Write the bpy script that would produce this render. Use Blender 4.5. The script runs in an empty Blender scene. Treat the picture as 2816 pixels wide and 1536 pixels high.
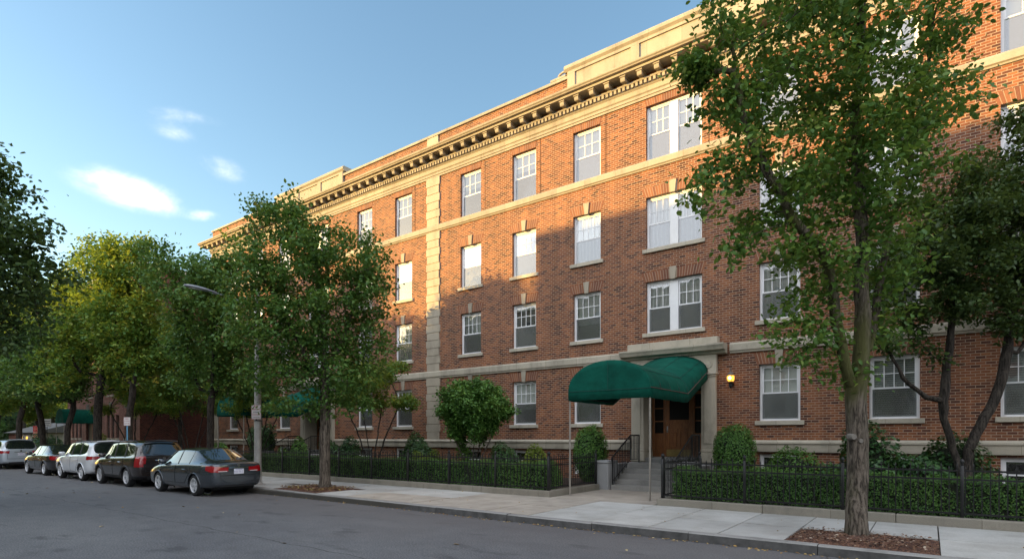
import bpy, bmesh, math, random
import numpy as np
from mathutils import Vector, Matrix
from mathutils.bvhtree import BVHTree
R = math.radians
scene = bpy.context.scene
COL = scene.collection
random.seed(7)
RNG = np.random.default_rng(11)

# ------------------------------------------------------------------ camera frame
YAW = R(36.3); EYE = 1.8; FL = 1564.0
DV = Vector((-math.sin(YAW), math.cos(YAW), 0)); RV = Vector((math.cos(YAW), math.sin(YAW), 0))
def at(u, v, depth):
    """sketch position (2576 px wide overview) at a given distance -> point in the street"""
    u *= 2816/2576; v *= 2816/2576
    p = DV*depth + RV*((u-1408)/FL*depth)
    return Vector((p.x, p.y, EYE + (1202-v)/FL*depth))
cam_d = bpy.data.cameras.new('camera'); cam = bpy.data.objects.new('camera', cam_d); COL.objects.link(cam)
cam.location = (0, 0, EYE); cam.rotation_euler = (R(90), 0, YAW)
cam_d.sensor_width = 36; cam_d.lens = 36*FL/2816; cam_d.shift_y = 434/2816
cam_d.clip_end = 3000; scene.camera = cam

# ------------------------------------------------------------------ object helpers
def tag(o, label=None, cat=None, group=None, kind=None):
    if label: o['label'] = label
    if cat: o['category'] = cat
    if group: o['group'] = group
    if kind: o['kind'] = kind
    return o
def empty(name, loc=(0,0,0), rz=0, label=None, cat=None, group=None, parent=None):
    o = bpy.data.objects.new(name, None); COL.objects.link(o)
    o.location = loc; o.rotation_euler = (0, 0, rz); o.empty_display_size = .2
    if parent: o.parent = parent
    return tag(o, label, cat, group)
def inst(name, mesh, parent=None, loc=(0,0,0), rz=0):
    o = bpy.data.objects.new(name, mesh); COL.objects.link(o)
    o.parent = parent; o.location = loc; o.rotation_euler = (0, 0, rz)
    return o
def copy_tree(o, parent=None):
    c = o.copy(); COL.objects.link(c); c.parent = parent
    for ch in list(o.children): copy_tree(ch, c)
    return c

class MB:
    def __init__(s): s.v = []; s.f = []; s.m = []; s.mi = 0
    def add(s, vs, fs):
        n = len(s.v); s.v += [tuple(p) for p in vs]
        for f in fs: s.f.append(tuple(i+n for i in f)); s.m.append(s.mi)
    def box(s, a, b):
        x0, y0, z0 = a; x1, y1, z1 = b
        if x0 > x1: x0, x1 = x1, x0
        if y0 > y1: y0, y1 = y1, y0
        if z0 > z1: z0, z1 = z1, z0
        s.add([(x0,y0,z0),(x1,y0,z0),(x1,y1,z0),(x0,y1,z0),(x0,y0,z1),(x1,y0,z1),(x1,y1,z1),(x0,y1,z1)],
              [(0,3,2,1),(4,5,6,7),(0,1,5,4),(1,2,6,5),(2,3,7,6),(3,0,4,7)])
    def bbox(s, a, b, c=.01):
        """box with chamfered edges"""
        bm = bmesh.new(); x0,y0,z0 = a; x1,y1,z1 = b
        bmesh.ops.create_cube(bm, size=1)
        for v in bm.verts: v.co = Vector(((x0+x1)/2+v.co.x*(x1-x0), (y0+y1)/2+v.co.y*(y1-y0), (z0+z1)/2+v.co.z*(z1-z0)))
        bmesh.ops.bevel(bm, geom=bm.edges[:], offset=c, segments=1, affect='EDGES')
        bm.verts.index_update(); s.add([v.co[:] for v in bm.verts], [tuple(v.index for v in f.verts) for f in bm.faces]); bm.free()
    def prism(s, pts, x0, x1, axis='x'):
        """closed profile pts (a,b) swept along an axis; axis x: (y,z); y: (x,z); z: (x,y)"""
        f = {'x': lambda t,a,b: (t,a,b), 'y': lambda t,a,b: (a,t,b), 'z': lambda t,a,b: (a,b,t)}[axis]
        n = len(pts); vs = [f(x0,*p) for p in pts] + [f(x1,*p) for p in pts]
        fs = [(i,(i+1)%n,(i+1)%n+n,i+n) for i in range(n)] + [tuple(range(n))[::-1], tuple(range(n,2*n))]
        s.add(vs, fs)
    def tube(s, pts, r, k=8, cap=True, r1=None):
        pts = [Vector(p) for p in pts]; n = len(pts)
        rs = [r + ((r1 if r1 is not None else r)-r)*i/max(1,n-1) for i in range(n)] if not isinstance(r, (list,tuple)) else r
        vs = []; prev = None
        for i, p in enumerate(pts):
            t = (pts[min(i+1,n-1)]-pts[max(i-1,0)]).normalized()
            a = prev if prev is not None else (Vector((1,0,0)) if abs(t.x) < .8 else Vector((0,1,0)))
            a = (a - t*a.dot(t)).normalized(); b = t.cross(a); prev = a
            for j in range(k):
                an = 2*math.pi*j/k; vs.append(p + (a*math.cos(an)+b*math.sin(an))*rs[i])
        fs = [(i*k+j, i*k+(j+1)%k, (i+1)*k+(j+1)%k, (i+1)*k+j) for i in range(n-1) for j in range(k)]
        if cap: fs += [tuple(range(k))[::-1], tuple(range((n-1)*k, n*k))]
        s.add(vs, fs)
    def lathe(s, prof, c=(0,0,0), k=16, axis='z', cap=True):
        """prof: (radius, height)"""
        vs = []
        for r, h in prof:
            for j in range(k):
                a = 2*math.pi*j/k; x, y = r*math.cos(a), r*math.sin(a)
                p = (x, y, h) if axis == 'z' else ((x, h, y) if axis == 'y' else (h, x, y))
                vs.append((c[0]+p[0], c[1]+p[1], c[2]+p[2]))
        n = len(prof)
        fs = [(i*k+j, i*k+(j+1)%k, (i+1)*k+(j+1)%k, (i+1)*k+j) for i in range(n-1) for j in range(k)]
        if cap: fs += [tuple(range(k))[::-1], tuple(range((n-1)*k, n*k))]
        s.add(vs, fs)
    def mesh(s, name, mats, smooth=False, off=(0,0,0)):
        me = bpy.data.meshes.new(name); ox, oy, oz = off
        me.from_pydata([(x-ox,y-oy,z-oz) for x,y,z in s.v], [], s.f)
        for m in (mats if isinstance(mats,(list,tuple)) else [mats]): me.materials.append(m)
        if any(s.m): me.polygons.foreach_set('material_index', s.m)
        bm = bmesh.new(); bm.from_mesh(me); bmesh.ops.recalc_face_normals(bm, faces=bm.faces); bm.to_mesh(me); bm.free()
        if smooth: smooth_mesh(me, smooth if not isinstance(smooth,bool) else 35)
        me.update(); return me
    def build(s, name, mats, parent=None, smooth=False):
        """world coordinates; the object is put under its thing (whose empty is unrotated)"""
        base = Vector((0,0,0)); q = parent
        while q is not None: base += q.location; q = q.parent
        return inst(name, s.mesh(name, mats, smooth, base), parent)
def smooth_mesh(me, deg=35):
    me.polygons.foreach_set('use_smooth', [True]*len(me.polygons))
    try: me.set_sharp_from_angle(angle=R(deg))
    except Exception: pass

# ------------------------------------------------------------------ materials
MATS = {}
def new_mat(name):
    m = bpy.data.materials.new(name); m.use_nodes = True; MATS[name] = m
    nt = m.node_tree; b = nt.nodes['Principled BSDF']; return m, nt, b
def N(nt, t, **kw):
    n = nt.nodes.new(t)
    for k, v in kw.items():
        if k.startswith('i_'): n.inputs[k[2:].replace('_',' ')].default_value = v
        else: setattr(n, k, v)
    return n
def L(nt, a, b): nt.links.new(a, b)
def ramp(nt, fac, stops, interp='LINEAR'):
    n = nt.nodes.new('ShaderNodeValToRGB'); n.color_ramp.interpolation = interp
    e = n.color_ramp.elements
    while len(e) < len(stops): e.new(.5)
    for q, (p, c) in zip(e, stops): q.position = p; q.color = (*c, 1) if len(c) == 3 else c
    L(nt, fac, n.inputs[0]); return n.outputs[0]
def mixc(nt, fac, a, b, mode='MIX'):
    n = nt.nodes.new('ShaderNodeMix'); n.data_type = 'RGBA'; n.blend_type = mode
    for s, v in ((0, fac), (6, a), (7, b)):
        if isinstance(v, (int,float)): n.inputs[s].default_value = v
        elif isinstance(v, tuple): n.inputs[s].default_value = (*v, 1) if len(v) == 3 else v
        else: L(nt, v, n.inputs[s])
    return n.outputs[2]
def noise(nt, scale, vec=None, detail=4, rough=.55, dist=0):
    n = N(nt, 'ShaderNodeTexNoise'); n.inputs['Scale'].default_value = scale; n.inputs['Detail'].default_value = detail
    n.inputs['Roughness'].default_value = rough; n.inputs['Distortion'].default_value = dist
    if vec is not None: L(nt, vec, n.inputs['Vector'])
    return n.outputs['Fac']
def pos(nt): return N(nt, 'ShaderNodeNewGeometry').outputs['Position']
def objco(nt): return N(nt, 'ShaderNodeTexCoord').outputs['Object']
def mapping(nt, vec, sc=(1,1,1), loc=(0,0,0), rot=(0,0,0)):
    m = N(nt, 'ShaderNodeMapping'); m.inputs['Scale'].default_value = sc; m.inputs['Location'].default_value = loc; m.inputs['Rotation'].default_value = rot
    L(nt, vec, m.inputs['Vector']); return m.outputs[0]
def bump(nt, h, b, dist=.01, st=.6):
    n = N(nt, 'ShaderNodeBump'); n.inputs['Distance'].default_value = dist; n.inputs['Strength'].default_value = st
    L(nt, h, n.inputs['Height']); L(nt, n.outputs[0], b.inputs['Normal'])
def math_(nt, op, a, b=None, c=None):
    n = N(nt, 'ShaderNodeMath', operation=op)
    for i, v in enumerate((a, b, c)):
        if v is None: continue
        if isinstance(v, (int,float)): n.inputs[i].default_value = v
        else: L(nt, v, n.inputs[i])
    return n.outputs[0]
def vec_xz(nt, sx=1, sz=1):
    """metres along a wall (x+y) and up"""
    s = N(nt, 'ShaderNodeSeparateXYZ'); L(nt, pos(nt), s.inputs[0])
    c = N(nt, 'ShaderNodeCombineXYZ'); L(nt, math_(nt, 'ADD', s.outputs[0], s.outputs[1]), c.inputs[0]); L(nt, s.outputs[2], c.inputs[1])
    return c.outputs[0]
def simple(name, col, rough=.6, metal=0, spec=.5, var=.12, vs=3.0, coat=0, bs=0, bd=.004):
    m, nt, b = new_mat(name)
    b.inputs['Roughness'].default_value = rough; b.inputs['Metallic'].default_value = metal
    b.inputs['Specular IOR Level'].default_value = spec; b.inputs['Coat Weight'].default_value = coat; b.inputs['Coat Roughness'].default_value = .03
    n = noise(nt, vs, objco(nt), 5, .6)
    c = ramp(nt, n, [(.3, tuple(x*(1-var) for x in col)), (.7, tuple(min(1,x*(1+var)) for x in col))])
    L(nt, c, b.inputs['Base Color'])
    if bs: bump(nt, noise(nt, bs, objco(nt), 4, .6), b, bd, .6)
    return m

def brick_mat(name, cols, mortar, bw=.205, rh=.075, ms=.0085, z0=0.0, dark=.2):
    m, nt, b = new_mat(name)
    v = vec_xz(nt); n1 = noise(nt, .9, v, 3)
    # slightly uneven courses
    wob = N(nt, 'ShaderNodeVectorMath', operation='SCALE'); L(nt, N(nt, 'ShaderNodeTexNoise', i_Scale=6.0).outputs['Color'], wob.inputs[0]); wob.inputs[3].default_value = .008
    ad = N(nt, 'ShaderNodeVectorMath', operation='ADD'); L(nt, v, ad.inputs[0]); L(nt, wob.outputs[0], ad.inputs[1])
    bt = N(nt, 'ShaderNodeTexBrick'); bt.offset = .5; L(nt, mapping(nt, ad.outputs[0], loc=(0.03, z0, 0)), bt.inputs['Vector'])
    bt.inputs['Scale'].default_value = 1; bt.inputs['Brick Width'].default_value = bw; bt.inputs['Row Height'].default_value = rh
    bt.inputs['Mortar Size'].default_value = ms; bt.inputs['Mortar Smooth'].default_value = .25
    bt.inputs['Color1'].default_value = (0,0,0,1); bt.inputs['Color2'].default_value = (1,1,1,1); bt.inputs['Mortar'].default_value = (.5,.5,.5,1)
    c = ramp(nt, bt.outputs['Color'], [(i/(len(cols)-1), cc) for i, cc in enumerate(cols)])
    big = ramp(nt, n1, [(.3, (.74,.74,.78)), (.7, (1.2,1.16,1.1))])
    c = mixc(nt, 1.0, c, big, 'MULTIPLY')
    stk = noise(nt, 1.0, mapping(nt, v, (2.6,.22,1)), 5, .6, .3)
    c = mixc(nt, 1.0, c, ramp(nt, stk, [(.36,(.70,.69,.70)),(.52,(1.0,1.0,1.0)),(.72,(1.10,1.08,1.05))]), 'MULTIPLY')
    grit = noise(nt, 45, v, 3); c = mixc(nt, 1.0, c, ramp(nt, grit, [(.3,(.8,.8,.8)),(.7,(1.15,1.15,1.15))]), 'MULTIPLY')
    mc = mixc(nt, noise(nt, 5, v, 3), mortar, tuple(x*.72 for x in mortar))
    c = mixc(nt, bt.outputs['Fac'], c, mc)
    L(nt, c, b.inputs['Base Color']); b.inputs['Roughness'].default_value = .85; b.inputs['Specular IOR Level'].default_value = .25
    inv = math_(nt, 'SUBTRACT', 1.0, bt.outputs['Fac']); h = math_(nt, 'ADD', inv, math_(nt, 'MULTIPLY', grit, .4))
    bump(nt, h, b, .008, .7)
    return m
BRK = [(.08,.036,.026),(.135,.054,.034),(.195,.075,.040),(.245,.094,.044),(.285,.110,.048),(.21,.079,.041),(.31,.128,.055)]
brick = brick_mat('facade brick', BRK, (.42,.305,.22))
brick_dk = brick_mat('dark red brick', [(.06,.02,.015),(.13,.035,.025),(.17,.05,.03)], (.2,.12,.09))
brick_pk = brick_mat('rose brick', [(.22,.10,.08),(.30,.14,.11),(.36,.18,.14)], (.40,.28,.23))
brick_op = brick_mat('buff brick', [(.22,.14,.09),(.30,.20,.13),(.36,.25,.17)], (.4,.35,.3))
def soldier_mat():
    m, nt, b = new_mat('soldier brick')
    g = N(nt, 'ShaderNodeNewGeometry')
    c = ramp(nt, g.outputs['Random Per Island'], [(0,(.12,.048,.03)),(.2,(.17,.065,.037)),(.6,(.22,.085,.042)),(1,(.26,.105,.05))])
    c = mixc(nt, 1.0, c, ramp(nt, noise(nt, 40, pos(nt)), [(.3,(.8,.8,.8)),(.7,(1.15,1.15,1.15))]), 'MULTIPLY')
    L(nt, c, b.inputs['Base Color']); b.inputs['Roughness'].default_value = .85; return m
soldier = soldier_mat(); mortar_m = simple('pale mortar', (.36,.27,.19), .9)
def stone_mat(name, col, bw=1.25, joint=True, stain=.35, rh=50, rough=.8):
    m, nt, b = new_mat(name); v = vec_xz(nt)
    n = noise(nt, 1.6, mapping(nt, pos(nt), (1,1,.5)), 6, .65)
    c = ramp(nt, n, [(.25, tuple(x*(1-stain) for x in col)), (.5, col), (.75, tuple(min(1,x*1.1) for x in col))])
    g = noise(nt, 60, pos(nt), 3); c = mixc(nt, 1.0, c, ramp(nt, g, [(.3,(.88,.88,.87)),(.7,(1.08,1.08,1.08))]), 'MULTIPLY')
    if joint:
        bt = N(nt, 'ShaderNodeTexBrick'); bt.offset = 0; L(nt, mapping(nt, v, loc=(.37, 25, 0)), bt.inputs['Vector'])
        bt.inputs['Scale'].default_value = 1; bt.inputs['Brick Width'].default_value = bw; bt.inputs['Row Height'].default_value = rh
        bt.inputs['Mortar Size'].default_value = .006; bt.inputs['Color1'].default_value = (.86,.86,.86,1); bt.inputs['Color2'].default_value = (1.06,1.06,1.06,1); bt.inputs['Mortar'].default_value = (.55,.52,.48,1)
        c = mixc(nt, 1.0, c, bt.outputs['Color'], 'MULTIPLY')
    L(nt, c, b.inputs['Base Color']); b.inputs['Roughness'].default_value = rough; b.inputs['Specular IOR Level'].default_value = .25
    bump(nt, g, b, .003, .5); return m
stone = stone_mat('limestone', (.37,.325,.255))
stone2 = stone_mat('worn limestone', (.48,.43,.34), 1.4, True, .4)
quoin_m = stone_mat('quoin limestone', (.39,.34,.265), joint=False)
concrete_wall = stone_mat('wall concrete', (.27,.245,.20), 2.4, True, .35)
step_m = stone_mat('step concrete', (.30,.29,.27), joint=False, stain=.3)
pier_m = stone_mat('pier granite', (.33,.33,.33), joint=False, stain=.3)
white = simple('white window paint', (.80,.80,.80), .45, var=.05)
white_b = simple('white mullion paint', (.82,.82,.82), .45, var=.04)
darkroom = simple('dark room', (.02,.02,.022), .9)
iron = simple('black iron', (.012,.012,.012), .45, var=.3, spec=.4)
polem = simple('galvanised pole', (.33,.32,.30), .5, metal=.15, var=.2, vs=6)
canpole = simple('canopy pole metal', (.34,.31,.27), .45, metal=.5, var=.15)
canvas = simple('green canvas', (.003,.078,.054), .88, var=.3, vs=2.2, spec=.15, bs=5, bd=.035)
canvas_b = simple('black underside cloth', (.008,.012,.012), .9)
piping = simple('canopy piping', (.10,.06,.05), .7)
brass = simple('brass plate', (.42,.31,.12), .35, metal=.85, var=.25)
steel = simple('brushed steel', (.5,.5,.5), .3, metal=1)
def wood_mat():
    m, nt, b = new_mat('varnished wood')
    n = noise(nt, 3, mapping(nt, pos(nt), (9,9,.8)), 6, .6, 1.2)
    L(nt, ramp(nt, n, [(.3,(.16,.055,.018)),(.5,(.28,.105,.034)),(.7,(.40,.165,.055))]), b.inputs['Base Color'])
    b.inputs['Roughness'].default_value = .32; b.inputs['Coat Weight'].default_value = .4; b.inputs['Coat Roughness'].default_value = .15; return m
wood = wood_mat()
def glass_mat(name, tint=(.9,.95,.95), refl=.16, rough=.01, dirt=.06):
    m, nt, b = new_mat(name); nt.nodes.remove(b); out = nt.nodes['Material Output']
    tr = N(nt, 'ShaderNodeBsdfTransparent'); tr.inputs[0].default_value = (*tint, 1)
    gl = N(nt, 'ShaderNodeBsdfGlossy'); gl.inputs['Roughness'].default_value = rough; gl.inputs[0].default_value = (1,1,1,1)
    bp = N(nt, 'ShaderNodeBump'); bp.inputs['Distance'].default_value = .02; bp.inputs['Strength'].default_value = .12
    L(nt, noise(nt, 1.7, pos(nt), 2), bp.inputs['Height']); L(nt, bp.outputs[0], gl.inputs['Normal'])
    fr = N(nt, 'ShaderNodeFresnel'); fr.inputs[0].default_value = 1.5
    f = math_(nt, 'ADD', math_(nt, 'MULTIPLY', fr.outputs[0], 1.6), refl); f = math_(nt, 'MINIMUM', f, .95)
    mx = N(nt, 'ShaderNodeMixShader'); L(nt, f, mx.inputs[0]); L(nt, tr.outputs[0], mx.inputs[1]); L(nt, gl.outputs[0], mx.inputs[2])
    df = N(nt, 'ShaderNodeBsdfDiffuse'); df.inputs[0].default_value = (.5,.5,.48,1)
    m2 = N(nt, 'ShaderNodeMixShader'); m2.inputs[0].default_value = dirt; L(nt, mx.outputs[0], m2.inputs[1]); L(nt, df.outputs[0], m2.inputs[2])
    L(nt, m2.outputs[0], out.inputs[0]); return m
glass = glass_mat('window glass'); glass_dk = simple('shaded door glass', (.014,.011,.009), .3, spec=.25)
screen_m = glass_mat('insect screen', (.55,.58,.60), .12, .10, .13)
def blind_mat(name, col, pitch=.05, sl=.35):
    m, nt, b = new_mat(name)
    s = N(nt, 'ShaderNodeSeparateXYZ'); L(nt, pos(nt), s.inputs[0])
    w = math_(nt, 'SINE', math_(nt, 'MULTIPLY', s.outputs[2], 2*math.pi/pitch))
    c = mixc(nt, math_(nt, 'MULTIPLY', math_(nt, 'ADD', w, 1.0), .5), col, tuple(x*(1-sl) for x in col))
    L(nt, c, b.inputs['Base Color']); b.inputs['Roughness'].default_value = .7; return m
def curtain_mat():
    m, nt, b = new_mat('pale curtain')
    s = N(nt, 'ShaderNodeSeparateXYZ'); L(nt, pos(nt), s.inputs[0])
    w = math_(nt, 'SINE', math_(nt, 'ADD', math_(nt, 'MULTIPLY', s.outputs[0], 42), math_(nt, 'MULTIPLY', noise(nt, 2, pos(nt)), 9)))
    L(nt, ramp(nt, w, [(0,(.55,.53,.48)),(1,(.80,.78,.72))]), b.inputs['Base Color']); return m
blind_w = blind_mat('white blind', (.72,.72,.68), .05, .18); blind_g = blind_mat('grey blind', (.30,.31,.30), .06, .5)
curtain = curtain_mat()
shade_m = simple('roller shade', (.62,.60,.54), .8, var=.06)

def leaf_mat(name, stops, trans=.35, tcol=(.20,.26,.03), rough=.5):
    m, nt, b = new_mat(name); out = nt.nodes['Material Output']
    g = N(nt, 'ShaderNodeNewGeometry')
    f = math_(nt, 'ADD', math_(nt, 'MULTIPLY', g.outputs['Random Per Island'], .55), math_(nt, 'MULTIPLY', noise(nt, .8, pos(nt), 3, .6), .9))
    f = math_(nt, 'SUBTRACT', f, .22)
    c = ramp(nt, f, stops)
    L(nt, c, b.inputs['Base Color']); b.inputs['Roughness'].default_value = rough; b.inputs['Specular IOR Level'].default_value = .35
    t = N(nt, 'ShaderNodeBsdfTranslucent'); L(nt, mixc(nt, .55, c, tcol), t.inputs[0])
    mx = N(nt, 'ShaderNodeMixShader'); mx.inputs[0].default_value = trans
    L(nt, b.outputs[0], mx.inputs[1]); L(nt, t.outputs[0], mx.inputs[2]); L(nt, mx.outputs[0], out.inputs[0]); return m
G1 = leaf_mat('maple leaves', [(0,(0.034,0.085,0.020)),(.35,(0.068,0.162,0.031)),(.65,(0.111,0.212,0.034)),(.85,(0.221,0.272,0.051)),(1,(0.374,0.255,0.060))])
G2 = leaf_mat('deep green leaves', [(0,(0.029,0.086,0.021)),(.4,(0.063,0.155,0.032)),(.72,(0.109,0.207,0.040)),(.9,(0.230,0.253,0.052)),(1,(0.345,0.253,0.057))])
G3 = leaf_mat('turning leaves', [(0,(0.037,0.114,0.021)),(.42,(0.078,0.183,0.030)),(.62,(0.166,0.252,0.035)),(.82,(0.312,0.309,0.035)),(1,(0.354,0.194,0.035))], .4, (0.354,0.412,0.047))
G4 = leaf_mat('dark canopy leaves', [(0,(.022,.052,.013)),(.5,(.045,.088,.022)),(.85,(.085,.13,.03)),(1,(.16,.16,.04))], .28, (.14,.18,.025))
GH = leaf_mat('hedge leaves', [(0,(0.029,0.080,0.019)),(.5,(0.064,0.160,0.032)),(1,(0.144,0.256,0.048))], .2)
GY = leaf_mat('yellow green shrub leaves', [(0,(0.084,0.144,0.018)),(.5,(0.168,0.228,0.030)),(1,(0.288,0.288,0.048))], .3)
GD = leaf_mat('dark shrub leaves', [(0,(0.019,0.056,0.019)),(.5,(0.040,0.104,0.032)),(1,(0.080,0.160,0.040))], .15, rough=.35)
GC = leaf_mat('clipped shrub leaves', [(0,(0.032,0.096,0.019)),(.5,(0.080,0.192,0.035)),(1,(0.160,0.288,0.048))], .2)
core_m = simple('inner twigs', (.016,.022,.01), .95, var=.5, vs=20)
def bark_mat(name, a, b_, moss=None, sc=10):
    m, nt, b = new_mat(name)
    v = mapping(nt, pos(nt), (1,1,.16)); n = noise(nt, sc*2.2, v, 6, .7, .6)
    c = ramp(nt, n, [(.40, a), (.5, tuple((x+y)/2 for x,y in zip(a,b_))), (.58, b_)])
    if moss: c = mixc(nt, ramp(nt, noise(nt, 1.5, mapping(nt, pos(nt), (1,1,.4))), [(.45,(0,0,0)),(.62,(1,1,1))]), c, moss)
    L(nt, c, b.inputs['Base Color']); b.inputs['Roughness'].default_value = .9; b.inputs['Specular IOR Level'].default_value = .2
    bump(nt, n, b, .05, 1.0); return m
bark = bark_mat('grey bark', (.035,.028,.022), (.17,.14,.11))
bark_moss = bark_mat('mossy bark', (.03,.024,.018), (.17,.14,.11), (.085,.085,.03))
bark_dk = bark_mat('dark bark', (.014,.012,.01), (.07,.058,.047))
bark_pale = bark_mat('pale bark', (.05,.04,.032), (.2,.16,.125))
# ------------------------------------------------------------------ leaves and trees
def leaf_mesh(name, P, size, mat, rng, up=.75, droop=.0, aspect=.62, dirs=None):
    """P (n,3) positions -> one folded leaf blade at each"""
    n = len(P); s = size*rng.uniform(.65, 1.25, n)[:,None]
    nrm = rng.normal(0, 1, (n,3)); nrm[:,2] = np.abs(nrm[:,2])*up + up*.8
    if dirs is not None: nrm = rng.normal(0, .55, (n,3)) + dirs*1.1 + np.array([0,0,.35])
    nrm /= np.linalg.norm(nrm, axis=1)[:,None]
    ax = rng.normal(0, 1, (n,3)); ax[:,2] -= droop; ax -= nrm*(ax*nrm).sum(1)[:,None]; ax /= np.linalg.norm(ax, axis=1)[:,None]
    sd = np.cross(nrm, ax)
    V = np.empty((n,7,3)); hw = s*aspect*.5
    V[:,0] = P; V[:,1] = P + ax*s*.28 + sd*hw*.9 + nrm*s*.07; V[:,2] = P + ax*s*.68 + sd*hw*.82 + nrm*s*.02; V[:,3] = P + ax*s - nrm*s*.12
    V[:,4] = P + ax*s*.68 - sd*hw*.82 + nrm*s*.02; V[:,5] = P + ax*s*.28 - sd*hw*.9 + nrm*s*.07; V[:,6] = P + ax*s*.5 - nrm*s*.03
    V = V.reshape(-1,3); o = (np.arange(n)*7)[:,None]
    F = np.concatenate([o+np.array([[i,(i+1)%6,6]]) for i in range(6)], axis=1).reshape(-1,3)
    me = bpy.data.meshes.new(name); me.vertices.add(len(V)); me.vertices.foreach_set('co', V.ravel())
    me.loops.add(F.size); me.loops.foreach_set('vertex_index', F.ravel().astype(np.int32))
    me.polygons.add(len(F)); me.polygons.foreach_set('loop_start', np.arange(0, F.size, 3, dtype=np.int32))
    me.polygons.foreach_set('loop_total', np.full(len(F), 3, dtype=np.int32))
    me.materials.append(mat); me.update(calc_edges=True); me.validate(); return me

STEM = {}
def grow(paths, A, step=.28, di=1.6, dk=.5, iters=90, rng=None, up=.05):
    P = []; par = []; STEM.clear()
    for path in paths:
        pr, pts = path[:2]
        prev = pr
        for i, p in enumerate(pts):
            p = np.array(p, float)
            if prev == -2: prev = int(np.argmin(np.linalg.norm(np.array(P)-p, axis=1)))  # nearest
            r_at = None
            if len(path) > 2: r_at = path[2][0]+(path[2][1]-path[2][0])*i/max(1,len(pts)-1)
            if prev >= 0:
                q = P[prev]; k = max(1, int(np.linalg.norm(p-q)/step))
                for j in range(1, k+1):
                    P.append(q+(p-q)*j/k + (rng.normal(0,.012,3) if j<k else 0)); par.append(prev); prev = len(P)-1
                    if r_at: STEM[prev] = r_at
            else: P.append(p); par.append(-1); prev = len(P)-1
    A = A.copy(); P = list(P)
    arr = np.array(P); d = np.linalg.norm(A[:,None]-arr[None], axis=2); near = d.argmin(1); nd = d.min(1)
    for it in range(iters):
        if len(A) == 0: break
        act = nd < (di if it > 3 else 50)
        if not act.any():
            act = nd <= nd.min()+.3
        arr = np.array(P); ids = np.unique(near[act]); new = []; npar = []
        for i in ids:
            sel = act & (near == i); v = A[sel]-arr[i]; v /= np.linalg.norm(v, axis=1)[:,None]
            m = v.sum(0); m /= (np.linalg.norm(m)+1e-6)
            pp = par[i]
            if pp >= 0: m = m*.75 + .3*(arr[i]-arr[pp])/(np.linalg.norm(arr[i]-arr[pp])+1e-6)
            m[2] += up; m += rng.normal(0,.09,3); m /= np.linalg.norm(m)
            q = arr[i]+m*step
            new.append(q); npar.append(int(i))
        new = np.array(new); d = np.linalg.norm(A[:,None]-new[None], axis=2); j = d.argmin(1); dm = d.min(1)
        ok = dm < nd; near = np.where(ok, j+len(P), near); nd = np.where(ok, dm, nd)
        P += list(new); par += npar
        keep = nd > dk; stale = nd < 1e9
        A, near, nd = A[keep], near[keep], nd[keep]
        if len(P) > 6000: break
    return np.array(P), np.array(par)

def wood_mesh(name, P, par, rad, mat, base_flare=1.3, minr=.0):
    n = len(P); kids = [[] for _ in range(n)]
    for i, p in enumerate(par):
        if p >= 0: kids[p].append(i)
    mb = MB(); started = [i for i in range(n) if par[i] < 0]
    stack = [(i, None) for i in started]
    while stack:
        i, pre = stack.pop()
        chain = ([pre] if pre is not None else []) + [i]; cur = i
        while kids[cur]:
            ks = sorted(kids[cur], key=lambda k: -rad[k])
            for k in ks[1:]: stack.append((k, cur))
            cur = ks[0]; chain.append(cur)
        if len(chain) < 2: continue
        rr = [float(rad[c]) for c in chain]
        if pre is not None: rr[0] = min(rr[0], rr[1]*1.15)
        mr = max(rr); k = 14 if mr > .1 else (7 if mr > .03 else (4 if mr > .012 else 3))
        if mr < minr: continue
        pts = [Vector(P[c]) for c in chain]
        if pre is None and base_flare != 1:
            h0 = pts[0].z
            rr = [r*(1+(base_flare-1)*math.exp(-(p.z-h0)/.16)) for r, p in zip(rr, pts)]
        mb.tube(pts, rr, k)
    return mb.mesh(name, mat, smooth=60)

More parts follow.
